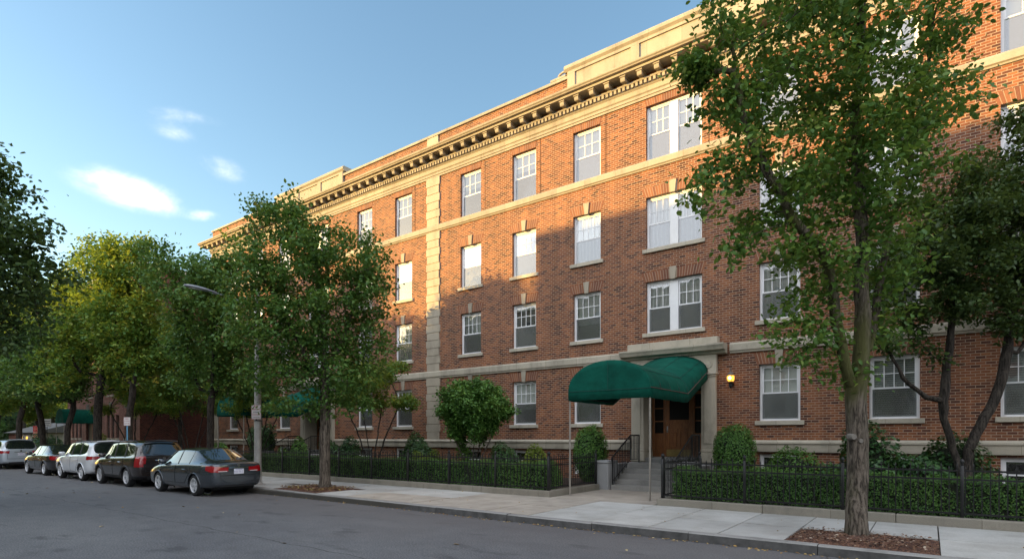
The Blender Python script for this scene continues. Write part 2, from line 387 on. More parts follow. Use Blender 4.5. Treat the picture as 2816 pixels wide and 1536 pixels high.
def make_tree(name, label, cat, base, paths, blobs, natt, leaf, nleaf, Rt, bark_m, lm, group=None, seed=1, step=.28, spread=.2, dk=.5, di=1.6, tip=.006, basis=None, flare=1.35, thin=.03, up=.05, droop=.3, rmax=None):
    rng = np.random.default_rng(seed)
    root = empty(name, base, 0, label, cat, group)
    vol = np.array([b[3]*b[4]*b[5]*(b[6] if len(b) > 6 else 1) for b in blobs]); cnt = rng.choice(len(blobs), natt, p=vol/vol.sum())
    bx = np.array(basis if basis is not None else [(1,0,0),(0,1,0)])
    q = rng.normal(0,1,(natt,3)); q /= np.linalg.norm(q,axis=1)[:,None]; q *= rng.uniform(0,1,natt)[:,None]**(1/2.6)
    B = np.array([b[:6] for b in blobs])[cnt]
    A = B[:,:3] + (q[:,0]*B[:,3])[:,None]*np.append(bx[0][:2],0) + (q[:,1]*B[:,4])[:,None]*np.append(bx[1][:2],0) + (q[:,2]*B[:,5])[:,None]*np.array([0,0,1])
    P, par = grow(paths, A, step, di, dk, 100, rng, up)
    n = len(P)
    # smooth
    for _ in range(2):
        Q = P.copy()
        for i in range(n):
            if par[i] >= 0 and par[par[i]] >= 0: Q[par[i]] = Q[par[i]]*.9 + .05*(P[i]+P[par[par[i]]])
        P = Q
    tips = np.zeros(n); has = np.zeros(n, bool); has[par[par >= 0]] = True
    tips[~has] = 1
    for i in range(n-1, -1, -1):
        if par[i] >= 0: tips[par[i]] += tips[i]
    tot = tips.max(); e = math.log(Rt/tip)/math.log(max(2,tot)); rad = tip*np.maximum(tips,1)**e
    for k_, r_ in STEM.items(): rad[k_] = max(rad[k_], r_)
    inst('trunk', wood_mesh('trunk', P, par, rad, bark_m, flare), root)
    c = np.where((rad < thin))[0]
    pick = rng.choice(c, nleaf); par2 = np.where(par[pick] >= 0, par[pick], pick); t = rng.uniform(0,1,nleaf)[:,None]
    LP = P[pick]*(1-t) + P[par2]*t + rng.normal(0, spread, (nleaf,3))*np.array([1,1,.7])
    inst('crown', leaf_mesh('crown', LP, leaf, lm, rng, droop=droop), root)
    return root
def copy_named(src, loc, rz, label, group=None, sc=1.0, name=None):
    c = copy_tree(src); c.location = loc; c.rotation_euler = (0,0,rz); c.scale = (sc,sc,sc); c['label'] = label
    if group: c['group'] = group
    return c
CB = [tuple(RV), tuple(DV)]
def iblobs(base, depth, L_):
    """ellipsoids given as overview position, half sizes in overview px, depth offset, depth radius"""
    out = []
    for (u, v, ru, rv, dd, rd) in L_:
        c = at(u, v, depth+dd) - Vector(base); k = (depth+dd)/FL*2816/2576
        out.append((c.x, c.y, c.z, ru*k, rd, rv*k))
    return out

def shrub(name, label, cat, base, rx, ry, rz, n, leaf, lm, seed=1, group=None, bumps=.16, z0=0.0, mound=False, parent=None):
    """rounded bush: bumpy inner mass of twigs under a shell of leaves; base at ground"""
    rng = np.random.default_rng(seed)
    d = rng.normal(0,1,(n,3)); d /= np.linalg.norm(d,axis=1)[:,None]
    if mound: d[:,2] = np.abs(d[:,2])
    ph = rng.uniform(0,6.28,(8,3)); fr = rng.uniform(1.5,4.5,(8,3))
    def rr(d): return 1 + bumps*sum(np.sin(d@fr[i]+ph[i,0])*.45 for i in range(8))
    r = rr(d)*rng.uniform(.80,1.06,n)**.7
    P = d*r[:,None]*np.array([rx,ry,rz]) + np.array([0,0,(0 if mound else rz)+z0])
    root = empty(name, base, 0, label, cat, group)
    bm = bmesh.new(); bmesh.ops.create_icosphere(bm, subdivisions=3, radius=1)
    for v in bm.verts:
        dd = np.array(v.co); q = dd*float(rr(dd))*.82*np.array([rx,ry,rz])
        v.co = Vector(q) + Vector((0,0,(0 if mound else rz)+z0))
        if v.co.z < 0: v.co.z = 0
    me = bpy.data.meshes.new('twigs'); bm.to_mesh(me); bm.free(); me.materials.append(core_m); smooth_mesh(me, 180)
    if z0 > 0.05:
        mb = MB()
        for k in range(6):
            a = k*1.05; mb.tube([(0.05*math.cos(a),.05*math.sin(a),0),(rx*.3*math.cos(a),ry*.3*math.sin(a),z0+rz*.5)], .025, 6)
        inst('stems', mb.mesh('stems', bark), root)
    inst('twigs', me, root)
    inst('foliage', leaf_mesh('foliage', P, leaf, lm, rng, dirs=d), root)
    return root
def hedge(label, x0, x1, y0, y1, z0, z1, n, leaf, seed, name='clipped_hedge'):
    rng = np.random.default_rng(seed); cx, cy = (x0+x1)/2, (y0+y1)/2
    root = empty(name, (cx, cy, z0), 0, label, 'hedge')
    L1, W1, H1 = x1-x0, y1-y0, z1-z0
    aF, aT, aE = L1*H1, L1*W1, W1*H1
    k = rng.choice(5, n, p=np.array([aF*1.4,aF*.25,aT,aE,aE])/(aF*1.65+aT+2*aE))
    a = rng.uniform(0,1,n); b = rng.uniform(0,1,n); P = np.zeros((n,3)); D = np.zeros((n,3))
    for f in range(5):
        m = k == f
        if f < 2: P[m] = np.c_[x0+a[m]*L1, np.full(m.sum(), y0 if f==0 else y1), z0+b[m]*H1]; D[m] = (0,-1 if f==0 else 1,0)
        elif f == 2: P[m] = np.c_[x0+a[m]*L1, y0+b[m]*W1, np.full(m.sum(), z1)]; D[m] = (0,0,1)
        else: P[m] = np.c_[np.full(m.sum(), x0 if f==3 else x1), y0+a[m]*W1, z0+b[m]*H1]; D[m] = (-1 if f==3 else 1,0,0)
    bmp = .035*np.sin(P[:,0]*3.1+P[:,2]*5) + .03*np.sin(P[:,0]*7.7+1) + .02*np.sin(P[:,0]*17+P[:,2]*13)
    P += D*(bmp + rng.normal(-.02,.03,n))[:,None]
    P -= np.array([cx,cy,z0])
    inst('foliage', leaf_mesh('foliage', P, leaf, GH, rng, dirs=D), root)
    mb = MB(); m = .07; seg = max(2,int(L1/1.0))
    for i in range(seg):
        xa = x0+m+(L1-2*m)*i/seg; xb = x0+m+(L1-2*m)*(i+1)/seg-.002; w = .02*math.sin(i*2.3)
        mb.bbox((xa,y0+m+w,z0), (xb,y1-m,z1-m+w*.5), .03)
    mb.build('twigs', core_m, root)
    return root
# ------------------------------------------------------------------ sky and sun
SUN_AZ = R(50); SUN_EL = R(8)      # sun stands left of and behind the viewer, low
sun_dir = Vector((-math.sin(SUN_AZ)*math.cos(SUN_EL), -math.cos(SUN_AZ)*math.cos(SUN_EL), math.sin(SUN_EL)))
w = bpy.data.worlds.new('World'); scene.world = w; w.use_nodes = True; nt = w.node_tree
bg = nt.nodes['Background']
sky = N(nt, 'ShaderNodeTexSky'); sky.sky_type = 'NISHITA'; sky.sun_disc = False
sky.sun_elevation = SUN_EL; sky.sun_rotation = math.atan2(sun_dir.x, sun_dir.y); sky.altitude = 20
sky.air_density = 1.2; sky.dust_density = .6; sky.ozone_density = 1.9
tc = N(nt, 'ShaderNodeTexCoord').outputs['Generated']
cn = noise(nt, 9, mapping(nt, tc, (1,1,1.7)), 8, .6, .5)
cn2 = noise(nt, 22, mapping(nt, tc, (1,1,2.2)), 5, .6)
tot = None
UP = Vector((0,0,1))
def cloud(u, v, ru, rv, tilt, k):
    """a drifting cloud at a fixed bearing and height in the sky"""
    global tot
    c = (at(u, v, 100)-Vector((0,0,EYE))).normalized(); a = (RV - c*RV.dot(c)).normalized(); b = a.cross(c); b = -b if b.z < 0 else b
    ct, st = math.cos(tilt), math.sin(tilt); a2 = a*ct + b*st; b2 = b*ct - a*st
    du = N(nt, 'ShaderNodeVectorMath', operation='DOT_PRODUCT'); L(nt, tc, du.inputs[0]); du.inputs[1].default_value = a2/ru
    dv = N(nt, 'ShaderNodeVectorMath', operation='DOT_PRODUCT'); L(nt, tc, dv.inputs[0]); dv.inputs[1].default_value = b2/rv
    dc = N(nt, 'ShaderNodeVectorMath', operation='DOT_PRODUCT'); L(nt, tc, dc.inputs[0]); dc.inputs[1].default_value = c
    x = math_(nt, 'SUBTRACT', du.outputs['Value'], c.dot(a2)/ru); y = math_(nt, 'SUBTRACT', dv.outputs['Value'], c.dot(b2)/rv)
    r2 = math_(nt, 'ADD', math_(nt, 'MULTIPLY', x, x), math_(nt, 'MULTIPLY', y, y))
    e = math_(nt, 'POWER', 2.718, math_(nt, 'MULTIPLY', r2, -1.0))
    e = math_(nt, 'MULTIPLY', e, math_(nt, 'GREATER_THAN', dc.outputs['Value'], .2))
    e = math_(nt, 'MULTIPLY', e, k)
    tot = e if tot is None else math_(nt, 'ADD', tot, e)
cloud(285, 462, .048, .021, R(-14), .95); cloud(375, 502, .036, .018, R(-12), 1.0)
cloud(440, 335, .036, .012, R(-10), .42); cloud(560, 425, .038, .018, R(-18), .55)
cloud(512, 543, .022, .008, 0, .85); cloud(450, 290, .06, .012, R(-8), .42)
cloud(-300, 620, .16, .03, 0, .8)
nz = math_(nt, 'ADD', math_(nt, 'MULTIPLY', math_(nt, 'SUBTRACT', cn, .5), 2.6), math_(nt, 'MULTIPLY', math_(nt, 'SUBTRACT', cn2, .5), 1.1))
m = math_(nt, 'MULTIPLY', tot, math_(nt, 'ADD', .8, nz))
gate = math_(nt, 'MINIMUM', math_(nt, 'MULTIPLY', tot, 3.0), 1.0)
mask = math_(nt, 'MULTIPLY', ramp(nt, m, [(.10,(0,0,0)),(.95,(1,1,1))], 'EASE'), gate)
hs = N(nt, 'ShaderNodeHueSaturation'); hs.inputs['Saturation'].default_value = 1.06; hs.inputs['Value'].default_value = 1.12; L(nt, sky.outputs[0], hs.inputs['Color'])
SKYCOL = mixc(nt, math_(nt, 'MULTIPLY', mask, .58), hs.outputs[0], mixc(nt, cn2, (4.2,4.2,4.4), (6.6,6.2,5.9)))
# bright sheet added to the unseen sky behind the viewer, to fill the shade
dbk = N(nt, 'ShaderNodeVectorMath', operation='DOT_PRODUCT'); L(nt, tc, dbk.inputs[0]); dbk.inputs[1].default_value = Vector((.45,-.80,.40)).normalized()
sky_fill = ramp(nt, math_(nt, 'ADD', dbk.outputs['Value'], math_(nt, 'MULTIPLY', math_(nt, 'SUBTRACT', cn, .5), .35)), [(.22,(0,0,0)),(.66,(1,1,1))], 'EASE')
SKYCOL = mixc(nt, math_(nt, 'MULTIPLY', sky_fill, .9), SKYCOL, (6.0,6.2,6.7))
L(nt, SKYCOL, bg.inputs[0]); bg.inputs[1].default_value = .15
sd = bpy.data.lights.new('sun', 'SUN'); sd.energy = 5.0; sd.angle = R(.3); sd.color = (1.0, .64, .20)
so = bpy.data.objects.new('sun', sd); COL.objects.link(so); so.rotation_euler = (-sun_dir).to_track_quat('-Z', 'Y').to_euler(); so.location = sun_dir*60
scene.view_settings.view_transform = 'Standard'; scene.view_settings.look = 'None'
scene.view_settings.exposure = 1.36; scene.view_settings.gamma = 1; scene.view_settings.use_curve_mapping = False
scene.cycles.max_bounces = 8; scene.cycles.transparent_max_bounces = 12; scene.cycles.diffuse_bounces = 5
scene.cycles.glossy_bounces = 3; scene.cycles.transmission_bounces = 4; scene.cycles.caustics_reflective = False; scene.cycles.caustics_refractive = False
scene.cycles.use_denoising = True

# ------------------------------------------------------------------ ground, road, pavement
def kerb_y(x): return 9.80 + max(0, -6 - x)*.024
def asphalt_mat():
    m, nt, b = new_mat('asphalt'); p = pos(nt)
    fine = noise(nt, 38, p, 5, .75); med = noise(nt, 2.2, p, 5, .6); big = noise(nt, .35, mapping(nt, p, (.5,1.3,1)), 4, .6)
    c = ramp(nt, fine, [(.34,(.045,.048,.052)),(.5,(.115,.119,.124)),(.66,(.215,.218,.222))])
    c = mixc(nt, 1.0, c, ramp(nt, big, [(.3,(.82,.80,.82)),(.7,(1.18,1.15,1.12))]), 'MULTIPLY')
    c = mixc(nt, 1.0, c, ramp(nt, med, [(.3,(.88,.88,.88)),(.7,(1.1,1.1,1.1))]), 'MULTIPLY')
    # dark oil spots, pinkish worn parking strip
    sp = noise(nt, 1.1, mapping(nt, p, (.7,1.6,1), (3,1,0)), 3, .5)
    c = mixc(nt, ramp(nt, sp, [(.61,(0,0,0)),(.70,(.5,.5,.5))]), c, (.03,.03,.033))
    s = N(nt, 'ShaderNodeSeparateXYZ'); L(nt, p, s.inputs[0])
    strip = ramp(nt, math_(nt, 'ADD', math_(nt, 'DIVIDE', s.outputs[1], 10), math_(nt, 'MULTIPLY', math_(nt, 'SUBTRACT', noise(nt, .5, p), .5), .5)), [(.66,(0,0,0)),(.90,(.5,.5,.5))])
    c = mixc(nt, strip, c, (.127,.115,.11))
    # seam between the two paving passes, with cracks
    wy = math_(nt, 'ADD', s.outputs[1], math_(nt, 'MULTIPLY', math_(nt, 'SUBTRACT', noise(nt, 1.3, p, 4), .5), .30))
    seam = math_(nt, 'LESS_THAN', math_(nt, 'ABSOLUTE', math_(nt, 'SUBTRACT', wy, 5.55)), .012)
    c = mixc(nt, math_(nt, 'MULTIPLY', seam, .7), c, (.02,.02,.02))
    L(nt, c, b.inputs['Base Color']); b.inputs['Roughness'].default_value = .82; b.inputs['Specular IOR Level'].default_value = .35
    bump(nt, math_(nt, 'ADD', fine, math_(nt, 'MULTIPLY', med, .6)), b, .012, .8); return m
asphalt = asphalt_mat()
def slab_mat():
    m, nt, b = new_mat('concrete slab'); p = pos(nt)
    g = N(nt, 'ShaderNodeNewGeometry').outputs['Random Per Island']
    base = ramp(nt, g, [(0,(.38,.375,.355)),(.5,(.43,.425,.40)),(1,(.48,.47,.44))])
    s = N(nt, 'ShaderNodeSeparateXYZ'); L(nt, p, s.inputs[0])
    old = ramp(nt, math_(nt, 'ABSOLUTE', math_(nt, 'ADD', s.outputs[0], 9.2)), [(.0,(1,1,1)),(1,(0,0,0))])
    c = base
    c = mixc(nt, 1.0, c, ramp(nt, noise(nt, 1.1, p, 6, .65), [(.28,(.72,.70,.67)),(.6,(1.05,1.05,1.05))]), 'MULTIPLY')
    c = mixc(nt, 1.0, c, ramp(nt, noise(nt, 55, p, 3, .6), [(.3,(.85,.85,.85)),(.7,(1.12,1.12,1.12))]), 'MULTIPLY')
    spot = noise(nt, 7, p, 2, .5); c = mixc(nt, ramp(nt, spot, [(.74,(0,0,0)),(.77,(.5,.5,.5))]), c, (.12,.11,.10))
    L(nt, c, b.inputs['Base Color']); b.inputs['Roughness'].default_value = .85
    bump(nt, noise(nt, 60, p, 3), b, .003, .5); return m
slab = slab_mat()
slab_tan = simple('old tan slab', (.37,.325,.27), .85, var=.2, vs=2, bs=60, bd=.003)
kerb_m = stone_mat('kerb granite', (.27,.26,.245), 1.9, False, .4)
kerb_face = simple('grimy kerb face', (.075,.073,.07), .9, var=.4, vs=5, bs=30, bd=.01)
soil = simple('garden soil', (.05,.032,.022), .95, var=.5, vs=14, bs=30, bd=.02)
def mulch_mat():
    m, nt, b = new_mat('bark mulch'); p = pos(nt)
    v = N(nt, 'ShaderNodeTexVoronoi'); v.inputs['Scale'].default_value = 34; L(nt, mapping(nt, p, (1,.45,1), rot=(0,0,.6)), v.inputs['Vector'])
    c = ramp(nt, v.outputs['Color'], [(0,(.025,.012,.008)),(.45,(.085,.035,.02)),(.8,(.16,.075,.042)),(1,(.30,.2,.13))])
    L(nt, c, b.inputs['Base Color']); b.inputs['Roughness'].default_value = .95
    bump(nt, math_(nt, 'SUBTRACT', 1.0, v.outputs['Distance']), b, .03, 1.0); return m
mulch = mulch_mat()
lawn = simple('lawn soil', (.045,.05,.02), .95, var=.5, vs=6)

mb = MB(); mb.add([(-900,-900,-.03),(900,-900,-.03),(900,900,-.03),(-900,900,-.03)], [(0,1,2,3)]); tag(mb.build('ground', lawn), kind='structure')
xs = [-400,-200,-120,-80,-60,-50,-40,-30,-24,-18,-12,-6,0,6,12,20,60,120]
mb = MB()
for a, b_ in zip(xs[:-1], xs[1:]): mb.add([(a,-1.6,0),(b_,-1.6,0),(b_,kerb_y(b_)-.02,0),(a,kerb_y(a)-.02,0)], [(0,1,2,3)])
tag(mb.build('road', asphalt), kind='structure')
# kerb stones with small gaps and chipped, uneven tops
mb = MB(); x = -110.0; rs = random.Random(3)
while x < 14:
    l = rs.uniform(1.7,2.3) if x > -45 else 6
    a, b_ = x, x+l-.012; ya, yb = kerb_y(a), kerb_y(b_); t = .15 + rs.uniform(-.006,.006); j = rs.uniform(-.01,.01)
    mb.mi = 0
    mb.add([(a,ya+j,t-.02),(b_,yb+j,t-.02),(b_,yb+.02+j,t),(a,ya+.02+j,t),(b_,yb+.165,t),(a,ya+.165,t),(b_,yb+.17,-.02),(a,ya+.17,-.02)],
           [(0,1,2,3),(3,2,4,5),(5,4,6,7)])
    mb.mi = 1
    mb.add([(a,ya+j,t-.02),(b_,yb+j,t-.02),(b_,yb-.012+j,-.02),(a,ya-.012+j,-.02),(a,ya+.17,-.02),(a,ya+.165,t),(b_,yb+.17,-.02),(b_,yb+.165,t)], [(0,3,2,1),(0,5,4,3),(1,2,6,7)])
    x += l
tag(mb.build('kerb', [kerb_m, kerb_face]), kind='structure')
# pavement slabs
PITS = [(-1.9,.12,9.98,11.5), (-17.3,-14.7,10.3,11.95)]
mb = MB(); mb.box((-110,9.9,0),(14,13.28,.125))
joints = [-2.95,-4.2,-5.4]; x = -5.4
while x > -58: x -= rs.choice([1.22,1.22,1.5]); joints.append(x)
joints = [11.2,9.6,8,6.4,4.8,3.2,1.75,.12,-.85,-1.9] + joints
top = MB(); tan = MB()
G = .011
def slab_poly(xa, xb, y0a, y0b, y1, tanned):
    """xa<xb, front edge may slant with the kerb"""
    q = top; z = .15 + rs.uniform(-.004,.004); zs = [z + rs.uniform(-.003,.003) for _ in range(4)]
    q.mi = 1 if tanned else 0
    P = [(xa+G,y0a+G),(xb-G,y0b+G),(xb-G,y1-G),(xa+G,y1-G)]
    q.add([(x_,y_,zz) for (x_,y_),zz in zip(P,zs)] + [(x_,y_,.11) for x_,y_ in P], [(0,1,2,3),(0,4,5,1),(1,5,6,2),(2,6,7,3),(3,7,4,0)])
for xb, xa in zip(joints[:-1], joints[1:]):
    pit = [p for p in PITS if xa < p[1]-.05 and xb > p[0]+.05]
    k0, k1 = kerb_y(xa)+.17, kerb_y(xb)+.17; mid = 11.55
    tn = -13.0 < (xa+xb)/2 < -5.5
    if pit:
        p = pit[0]
        if xa < p[0]-.05: slab_poly(xa, p[0], k0, k0, mid, False)
        if xb > p[1]+.05: slab_poly(p[1], xb, k1, k1, mid, False)
        if p[3] > mid: slab_poly(xa, xb, p[3], p[3], 13.27, False)
        else: slab_poly(xa, xb, mid, mid, 13.27, False)
    else:
        slab_poly(xa, xb, k0, k1, mid, tn and xa < -7 or (tn and xa > -12 and rs.random() < .7))
        slab_poly(xa, xb, mid, mid, 13.27, tn and rs.random() < .25)
slab_poly(-110, joints[-1], kerb_y(-110)+.17, kerb_y(joints[-1])+.17, 13.27, False)
for q in top.m: pass
mb.mi = 0
sw = top.build('sidewalk', [slab, slab_tan]); tag(sw, kind='structure')
tag(mb.build('sidewalk_bed', simple('joint dirt', (.06,.055,.045), .95)), kind='structure')
for (a, b_, c, d) in PITS:
    q = MB(); n = 14; rr = random.Random(int(a*10))
    vs = []; fs = []
    for i in range(n+1):
        for j in range(n+1):
            e = min(i,j,n-i,n-j)/n
            vs.append((a+(b_-a)*i/n, c+(d-c)*j/n, .135+.07*min(1,e*3.5)+rr.uniform(-.012,.012)))
    fs = [(i*(n+1)+j,(i+1)*(n+1)+j,(i+1)*(n+1)+j+1,i*(n+1)+j+1) for i in range(n) for j in range(n)]
    q.add(vs, fs); tag(q.build('mulch_bed', mulch, smooth=80), kind='structure')
    # loose chips and leaves on the mulch
rngc = np.random.default_rng(5)
def litter(name, n, fx, size, stops, label_kind='stuff', seed=1, flat=True):
    m, nt, b = new_mat(name); g = N(nt, 'ShaderNodeNewGeometry').outputs['Random Per Island']
    L(nt, ramp(nt, g, stops), b.inputs['Base Color']); b.inputs['Roughness'].default_value = .8
    r = np.random.default_rng(seed); P = np.array([fx(r) for _ in range(n)])
    me = leaf_mesh(name, P, size, m, r, up=2.5); return tag(inst(name, me), kind='stuff')
LS = [(0,(.16,.07,.02)),(.4,(.30,.17,.05)),(.7,(.38,.26,.08)),(1,(.42,.34,.2))]
def fx_gutter(r):
    x = r.uniform(-22, 8); return (x, kerb_y(x)-.03-abs(r.normal(0,.10)), .012)
def fx_pit(p):
    return lambda r: (r.uniform(p[0]+.1,p[1]-.1), r.uniform(p[2]+.1,p[3]-.1), .205)
def fx_road(r):
    x = r.uniform(-30,6); return (x, r.uniform(3.5, kerb_y(x)-.2), .012)
def fx_walk(r): return (r.uniform(-20,6), r.uniform(10.1,13.1), .165)
litter('fallen_leaves', 620, fx_gutter, .055, LS, seed=2)
litter('mulch_chips', 700, fx_pit(PITS[0]), .05, [(0,(.05,.02,.012)),(.7,(.16,.08,.04)),(1,(.4,.32,.24))], seed=3)
litter('leaf_litter', 800, fx_pit(PITS[1]), .07, [(0,(.09,.04,.015)),(.7,(.2,.11,.04)),(1,(.25,.2,.06))], seed=4)
litter('scattered_leaves', 55, fx_road, .09, LS, seed=6)
litter('windblown_leaves', 70, fx_walk, .05, LS, seed=8)
# garden ground, entrance paths
mb = MB(); mb.box((-108,13.47,-.01),(-28.55,18.9,.26)); mb.box((-25.65,13.47,-.01),(-8.65,18.9,.26)); mb.box((-5.2,13.47,-.01),(14,18.9,.26))
tag(mb.build('garden_bed', soil), kind='structure')
mb = MB()
for cx in (-6.93, -27.1): mb.box((cx-1.5,13.27,0),(cx+1.5,16.5,.146))
mb2 = MB()
for cx in (-6.93, -27.1):
    for (xa, xb, ya, yb) in ((-1.5,0,13.28,14.9),(0,1.5,13.28,14.9),(-1.5,0,14.9,16.4),(0,1.5,14.9,16.4)):
        mb2.bbox((cx+xa+G,ya+G,.1),(cx+xb-G,yb-G,.156),.005)
tag(mb2.build('entrance_path', [slab_tan]), kind='structure')
# ------------------------------------------------------------------ the big apartment building
FY = 18.9                                     # street front plane
BX0, BX1 = -38.9, 11.4
bld = empty('apartment_building', (-13.7, FY, 0), 0, 'long four storey orange-brown brick apartment building with cream stone cornice and quoins', 'building')
DOORS = [-7.06, -27.1]
W_ = 1.17
singles = [-10.4,-13.28,-16.12,-20.35,-23.2,-3.72,-.80,2.03,4.9,8.2,-30.4,-33.3,-36.2]
FLOORS = [(2.32,4.08,4,1),(5.44,7.24,4,2),(8.38,10.20,4,3),(11.48,13.40,3,4)]
holes = []; wins = []
for fi, (z0, z1, cols, fl) in enumerate(FLOORS):
    for x in singles: wins.append((x, z0, z1, W_, cols, fl, False))
    if fl > 1:
        for x in DOORS: wins.append((x, z0, z1, 1.96, 3, fl, True))
for x in singles:
    wins.append((x, .42, 1.30, W_, 2, 0, False))
for (x,z0,z1,w_,c,fl,db) in wins: holes.append((x-w_/2, x+w_/2, z0, z1))
for x in DOORS: holes.append((x-1.03, x+1.03, 1.0, 3.95))
def sheet_with_holes(mb, x0, x1, z0, z1, y, holes, rev=.24):
    xs = sorted({x0,x1,*[h[0] for h in holes],*[h[1] for h in holes]}); zs = sorted({z0,z1,*[h[2] for h in holes],*[h[3] for h in holes]})
    for a, b_ in zip(xs[:-1], xs[1:]):
        for c, d in zip(zs[:-1], zs[1:]):
            mx, mz = (a+b_)/2, (c+d)/2
            if any(h[0] < mx < h[1] and h[2] < mz < h[3] for h in holes): continue
            mb.add([(a,y,c),(b_,y,c),(b_,y,d),(a,y,d)], [(0,1,2,3)])
    for (a,b_,c,d) in holes:
        mb.add([(a,y,c),(a,y+rev,c),(a,y+rev,d),(a,y,d),(b_,y,c),(b_,y+rev,c),(b_,y+rev,d),(b_,y,d)],
               [(0,1,2,3),(4,7,6,5),(0,4,5,1),(3,2,6,7)])
mb = MB(); sheet_with_holes(mb, BX0, BX1, 0, 14.80, FY, holes)
mb.add([(BX0,FY,0),(BX0,34,0),(BX0,34,14.9),(BX0,FY,14.9)], [(0,3,2,1)]); mb.add([(BX1,FY,0),(BX1,34,0),(BX1,34,14.9),(BX1,FY,14.9)], [(0,1,2,3)])
mb.add([(BX0,34,0),(BX1,34,0),(BX1,34,14.9),(BX0,34,14.9)], [(0,3,2,1)])
me = bpy.data.meshes.new('wall'); bo = bld.location
me.from_pydata([(a-bo.x,b_-bo.y,c) for a,b_,c in mb.v], [], mb.f); me.materials.append(brick); inst('wall', me, bld)
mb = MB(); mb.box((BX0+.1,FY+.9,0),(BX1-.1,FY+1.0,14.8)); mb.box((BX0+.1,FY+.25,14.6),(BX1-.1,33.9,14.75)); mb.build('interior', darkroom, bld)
mb = MB(); mb.box((BX0,FY+.36,14.9),(BX1,34,14.95)); mb.build('roof', simple('roof gravel', (.2,.19,.18), .95), bld)
# parapet: brick low part, stone raised parts
RAISED = [(-31.1,-24.9),(-11.2,-2.9)]
def ranges(lo, hi, cut):
    out = []; x = lo
    for a, b_ in sorted(cut):
        if x < a: out.append((x, a))
        x = b_
    if x < hi: out.append((x, hi))
    return out
cutp = RAISED + [(-18.75,-18.05)]
for a, b_ in ranges(BX0, BX1, cutp): mb = MB(); mb.box((a,FY+.03,14.80),(b_,FY+.35,15.56)); mb.build('parapet', brick, bld)
mb = MB(); mb.box((BX0,FY+.36,14.80),(BX0+.3,34,15.56)); mb.build('parapet', brick, bld)
for a, b_ in ranges(BX0, BX1, RAISED):
    mb = MB(); mb.prism([(FY-.05,15.56),(FY-.05,15.66),(FY,15.70),(FY+.38,15.70),(FY+.38,15.56)], a-.02, b_+.02); mb.build('parapet_coping', stone, bld)
mb = MB(); mb.box((BX0-.04,FY+.40,15.563),(BX0+.34,34,15.69)); mb.build('parapet_coping', stone, bld)
mb = MB(); mb.box((-18.75,FY-.02,14.80),(-18.05,FY+.33,15.56)); mb.build('parapet_block', quoin_m, bld)
for a, b_ in RAISED:
    mb = MB(); mb.box((a,FY-.02,14.86),(b_,FY+.5,15.86))
    mb.prism([(FY-.06,15.80),(FY-.14,15.88),(FY-.14,15.97),(FY-.08,16.05),(FY+.52,16.05),(FY+.52,15.80)], a-.12, b_+.12)
    n = 3; wq = (b_-a)/n     # frames round sunk panels
    mb.box((a,FY-.07,14.9),(b_,FY-.022,15.10)); mb.box((a,FY-.07,15.70),(b_,FY-.022,15.798))
    for xx in [a, b_-.32] + [a+wq*i-.16 for i in range(1,n)]: mb.box((xx,FY-.068,15.102),(xx+.32,FY-.022,15.698))
    mb.build('raised_parapet', stone, bld)
# small scroll at the step of the parapet
mb = MB()
mb.tube([(-11.3-.05-.34*math.cos(t)*(1-t*.11),FY+.1,15.86+.14*math.sin(t)*(1-t*.1)) for t in [i*.45 for i in range(14)]], .045, 8)
mb.box((-12.0,FY-.02,15.70),(-11.32,FY+.3,15.78)); mb.build('scroll_ornament', stone, bld)

# entablature and belts: profile given as (distance out, height)
def run(name, prof, x0, x1, mat, parent=bld, end=True):
    mb = MB(); mb.prism([(FY-o, z) for o, z in prof], x0, x1); return mb.build(name, mat, parent, smooth=20)
run('frieze', [(-.02,13.66),(.05,13.66),(.05,13.74),(.08,13.75),(.08,13.84),(.12,13.88),(.03,13.9),(.03,14.10),(.06,14.12),(.09,14.16),(-.02,14.16)], BX0-.05, BX1+.05, stone)
cor = run('cornice', [(-.02,14.56),(.48,14.56),(.48,14.65),(.585,14.655),(.60,14.69),(.635,14.715),(.65,14.74),(.65,14.78),(-.02,14.83)], BX0-.7, BX1+.7, stone)
run('dentil_band', [(-.02,14.161),(.07,14.161),(.07,14.30),(.17,14.30),(.19,14.35),(.10,14.365),(-.02,14.365)], BX0-.15, BX1+.15, stone)
mb = MB(); x = BX0; path = []
while x < BX1: path += [(x,FY-.072),(x,FY-.16),(x+.09,FY-.16),(x+.09,FY-.072)]; x += .165
n = len(path); mb.v = [(a,b_,14.175) for a,b_ in path]+[(a,b_,14.302) for a,b_ in path]
for i in range(n-1):
    mb.f.append((i,i+1,n+i+1,n+i)); mb.m.append(0)
    if i % 4 == 0: mb.f.append((i,i+3,i+2,i+1)); mb.m.append(0)
mb.build('dentils', stone, bld)
mod = MB(); co = bld.location
mod.prism([(0,.258),(0,.0),(-.06,.0),(-.12,.03),(-.18,.085),(-.28,.09),(-.34,.06),(-.37,.07),(-.39,.10),(-.40,.14),(-.40,.258)], -.085, .085)
mod.box((-.115,-.43,.21),(.115,0,.258))
mod.box((-.14,-.11,-.06),(.14,0,.05))
modm = mod.mesh('modillion', stone, 20); x = BX0+.15; i = 0
while x < BX1+.3: inst('modillion', modm, cor, (x-co.x, 0, 14.30)); x += .625
SILLP = [(-.02,11.18),(.04,11.18),(.05,11.22),(.09,11.25),(.09,11.42),(.06,11.475),(-.02,11.475)]
run('sill_belt', SILLP, BX0-.03, BX1, stone)
for (a, b_) in ((BX0-.05,-29.0),(-25.2,-8.95),(-5.17,BX1)):
    run('belt_course', [(-.02,4.50),(.05,4.50),(.06,4.55),(.09,4.58),(.09,4.78),(.06,4.83),(-.02,4.83)], a, b_, stone2)
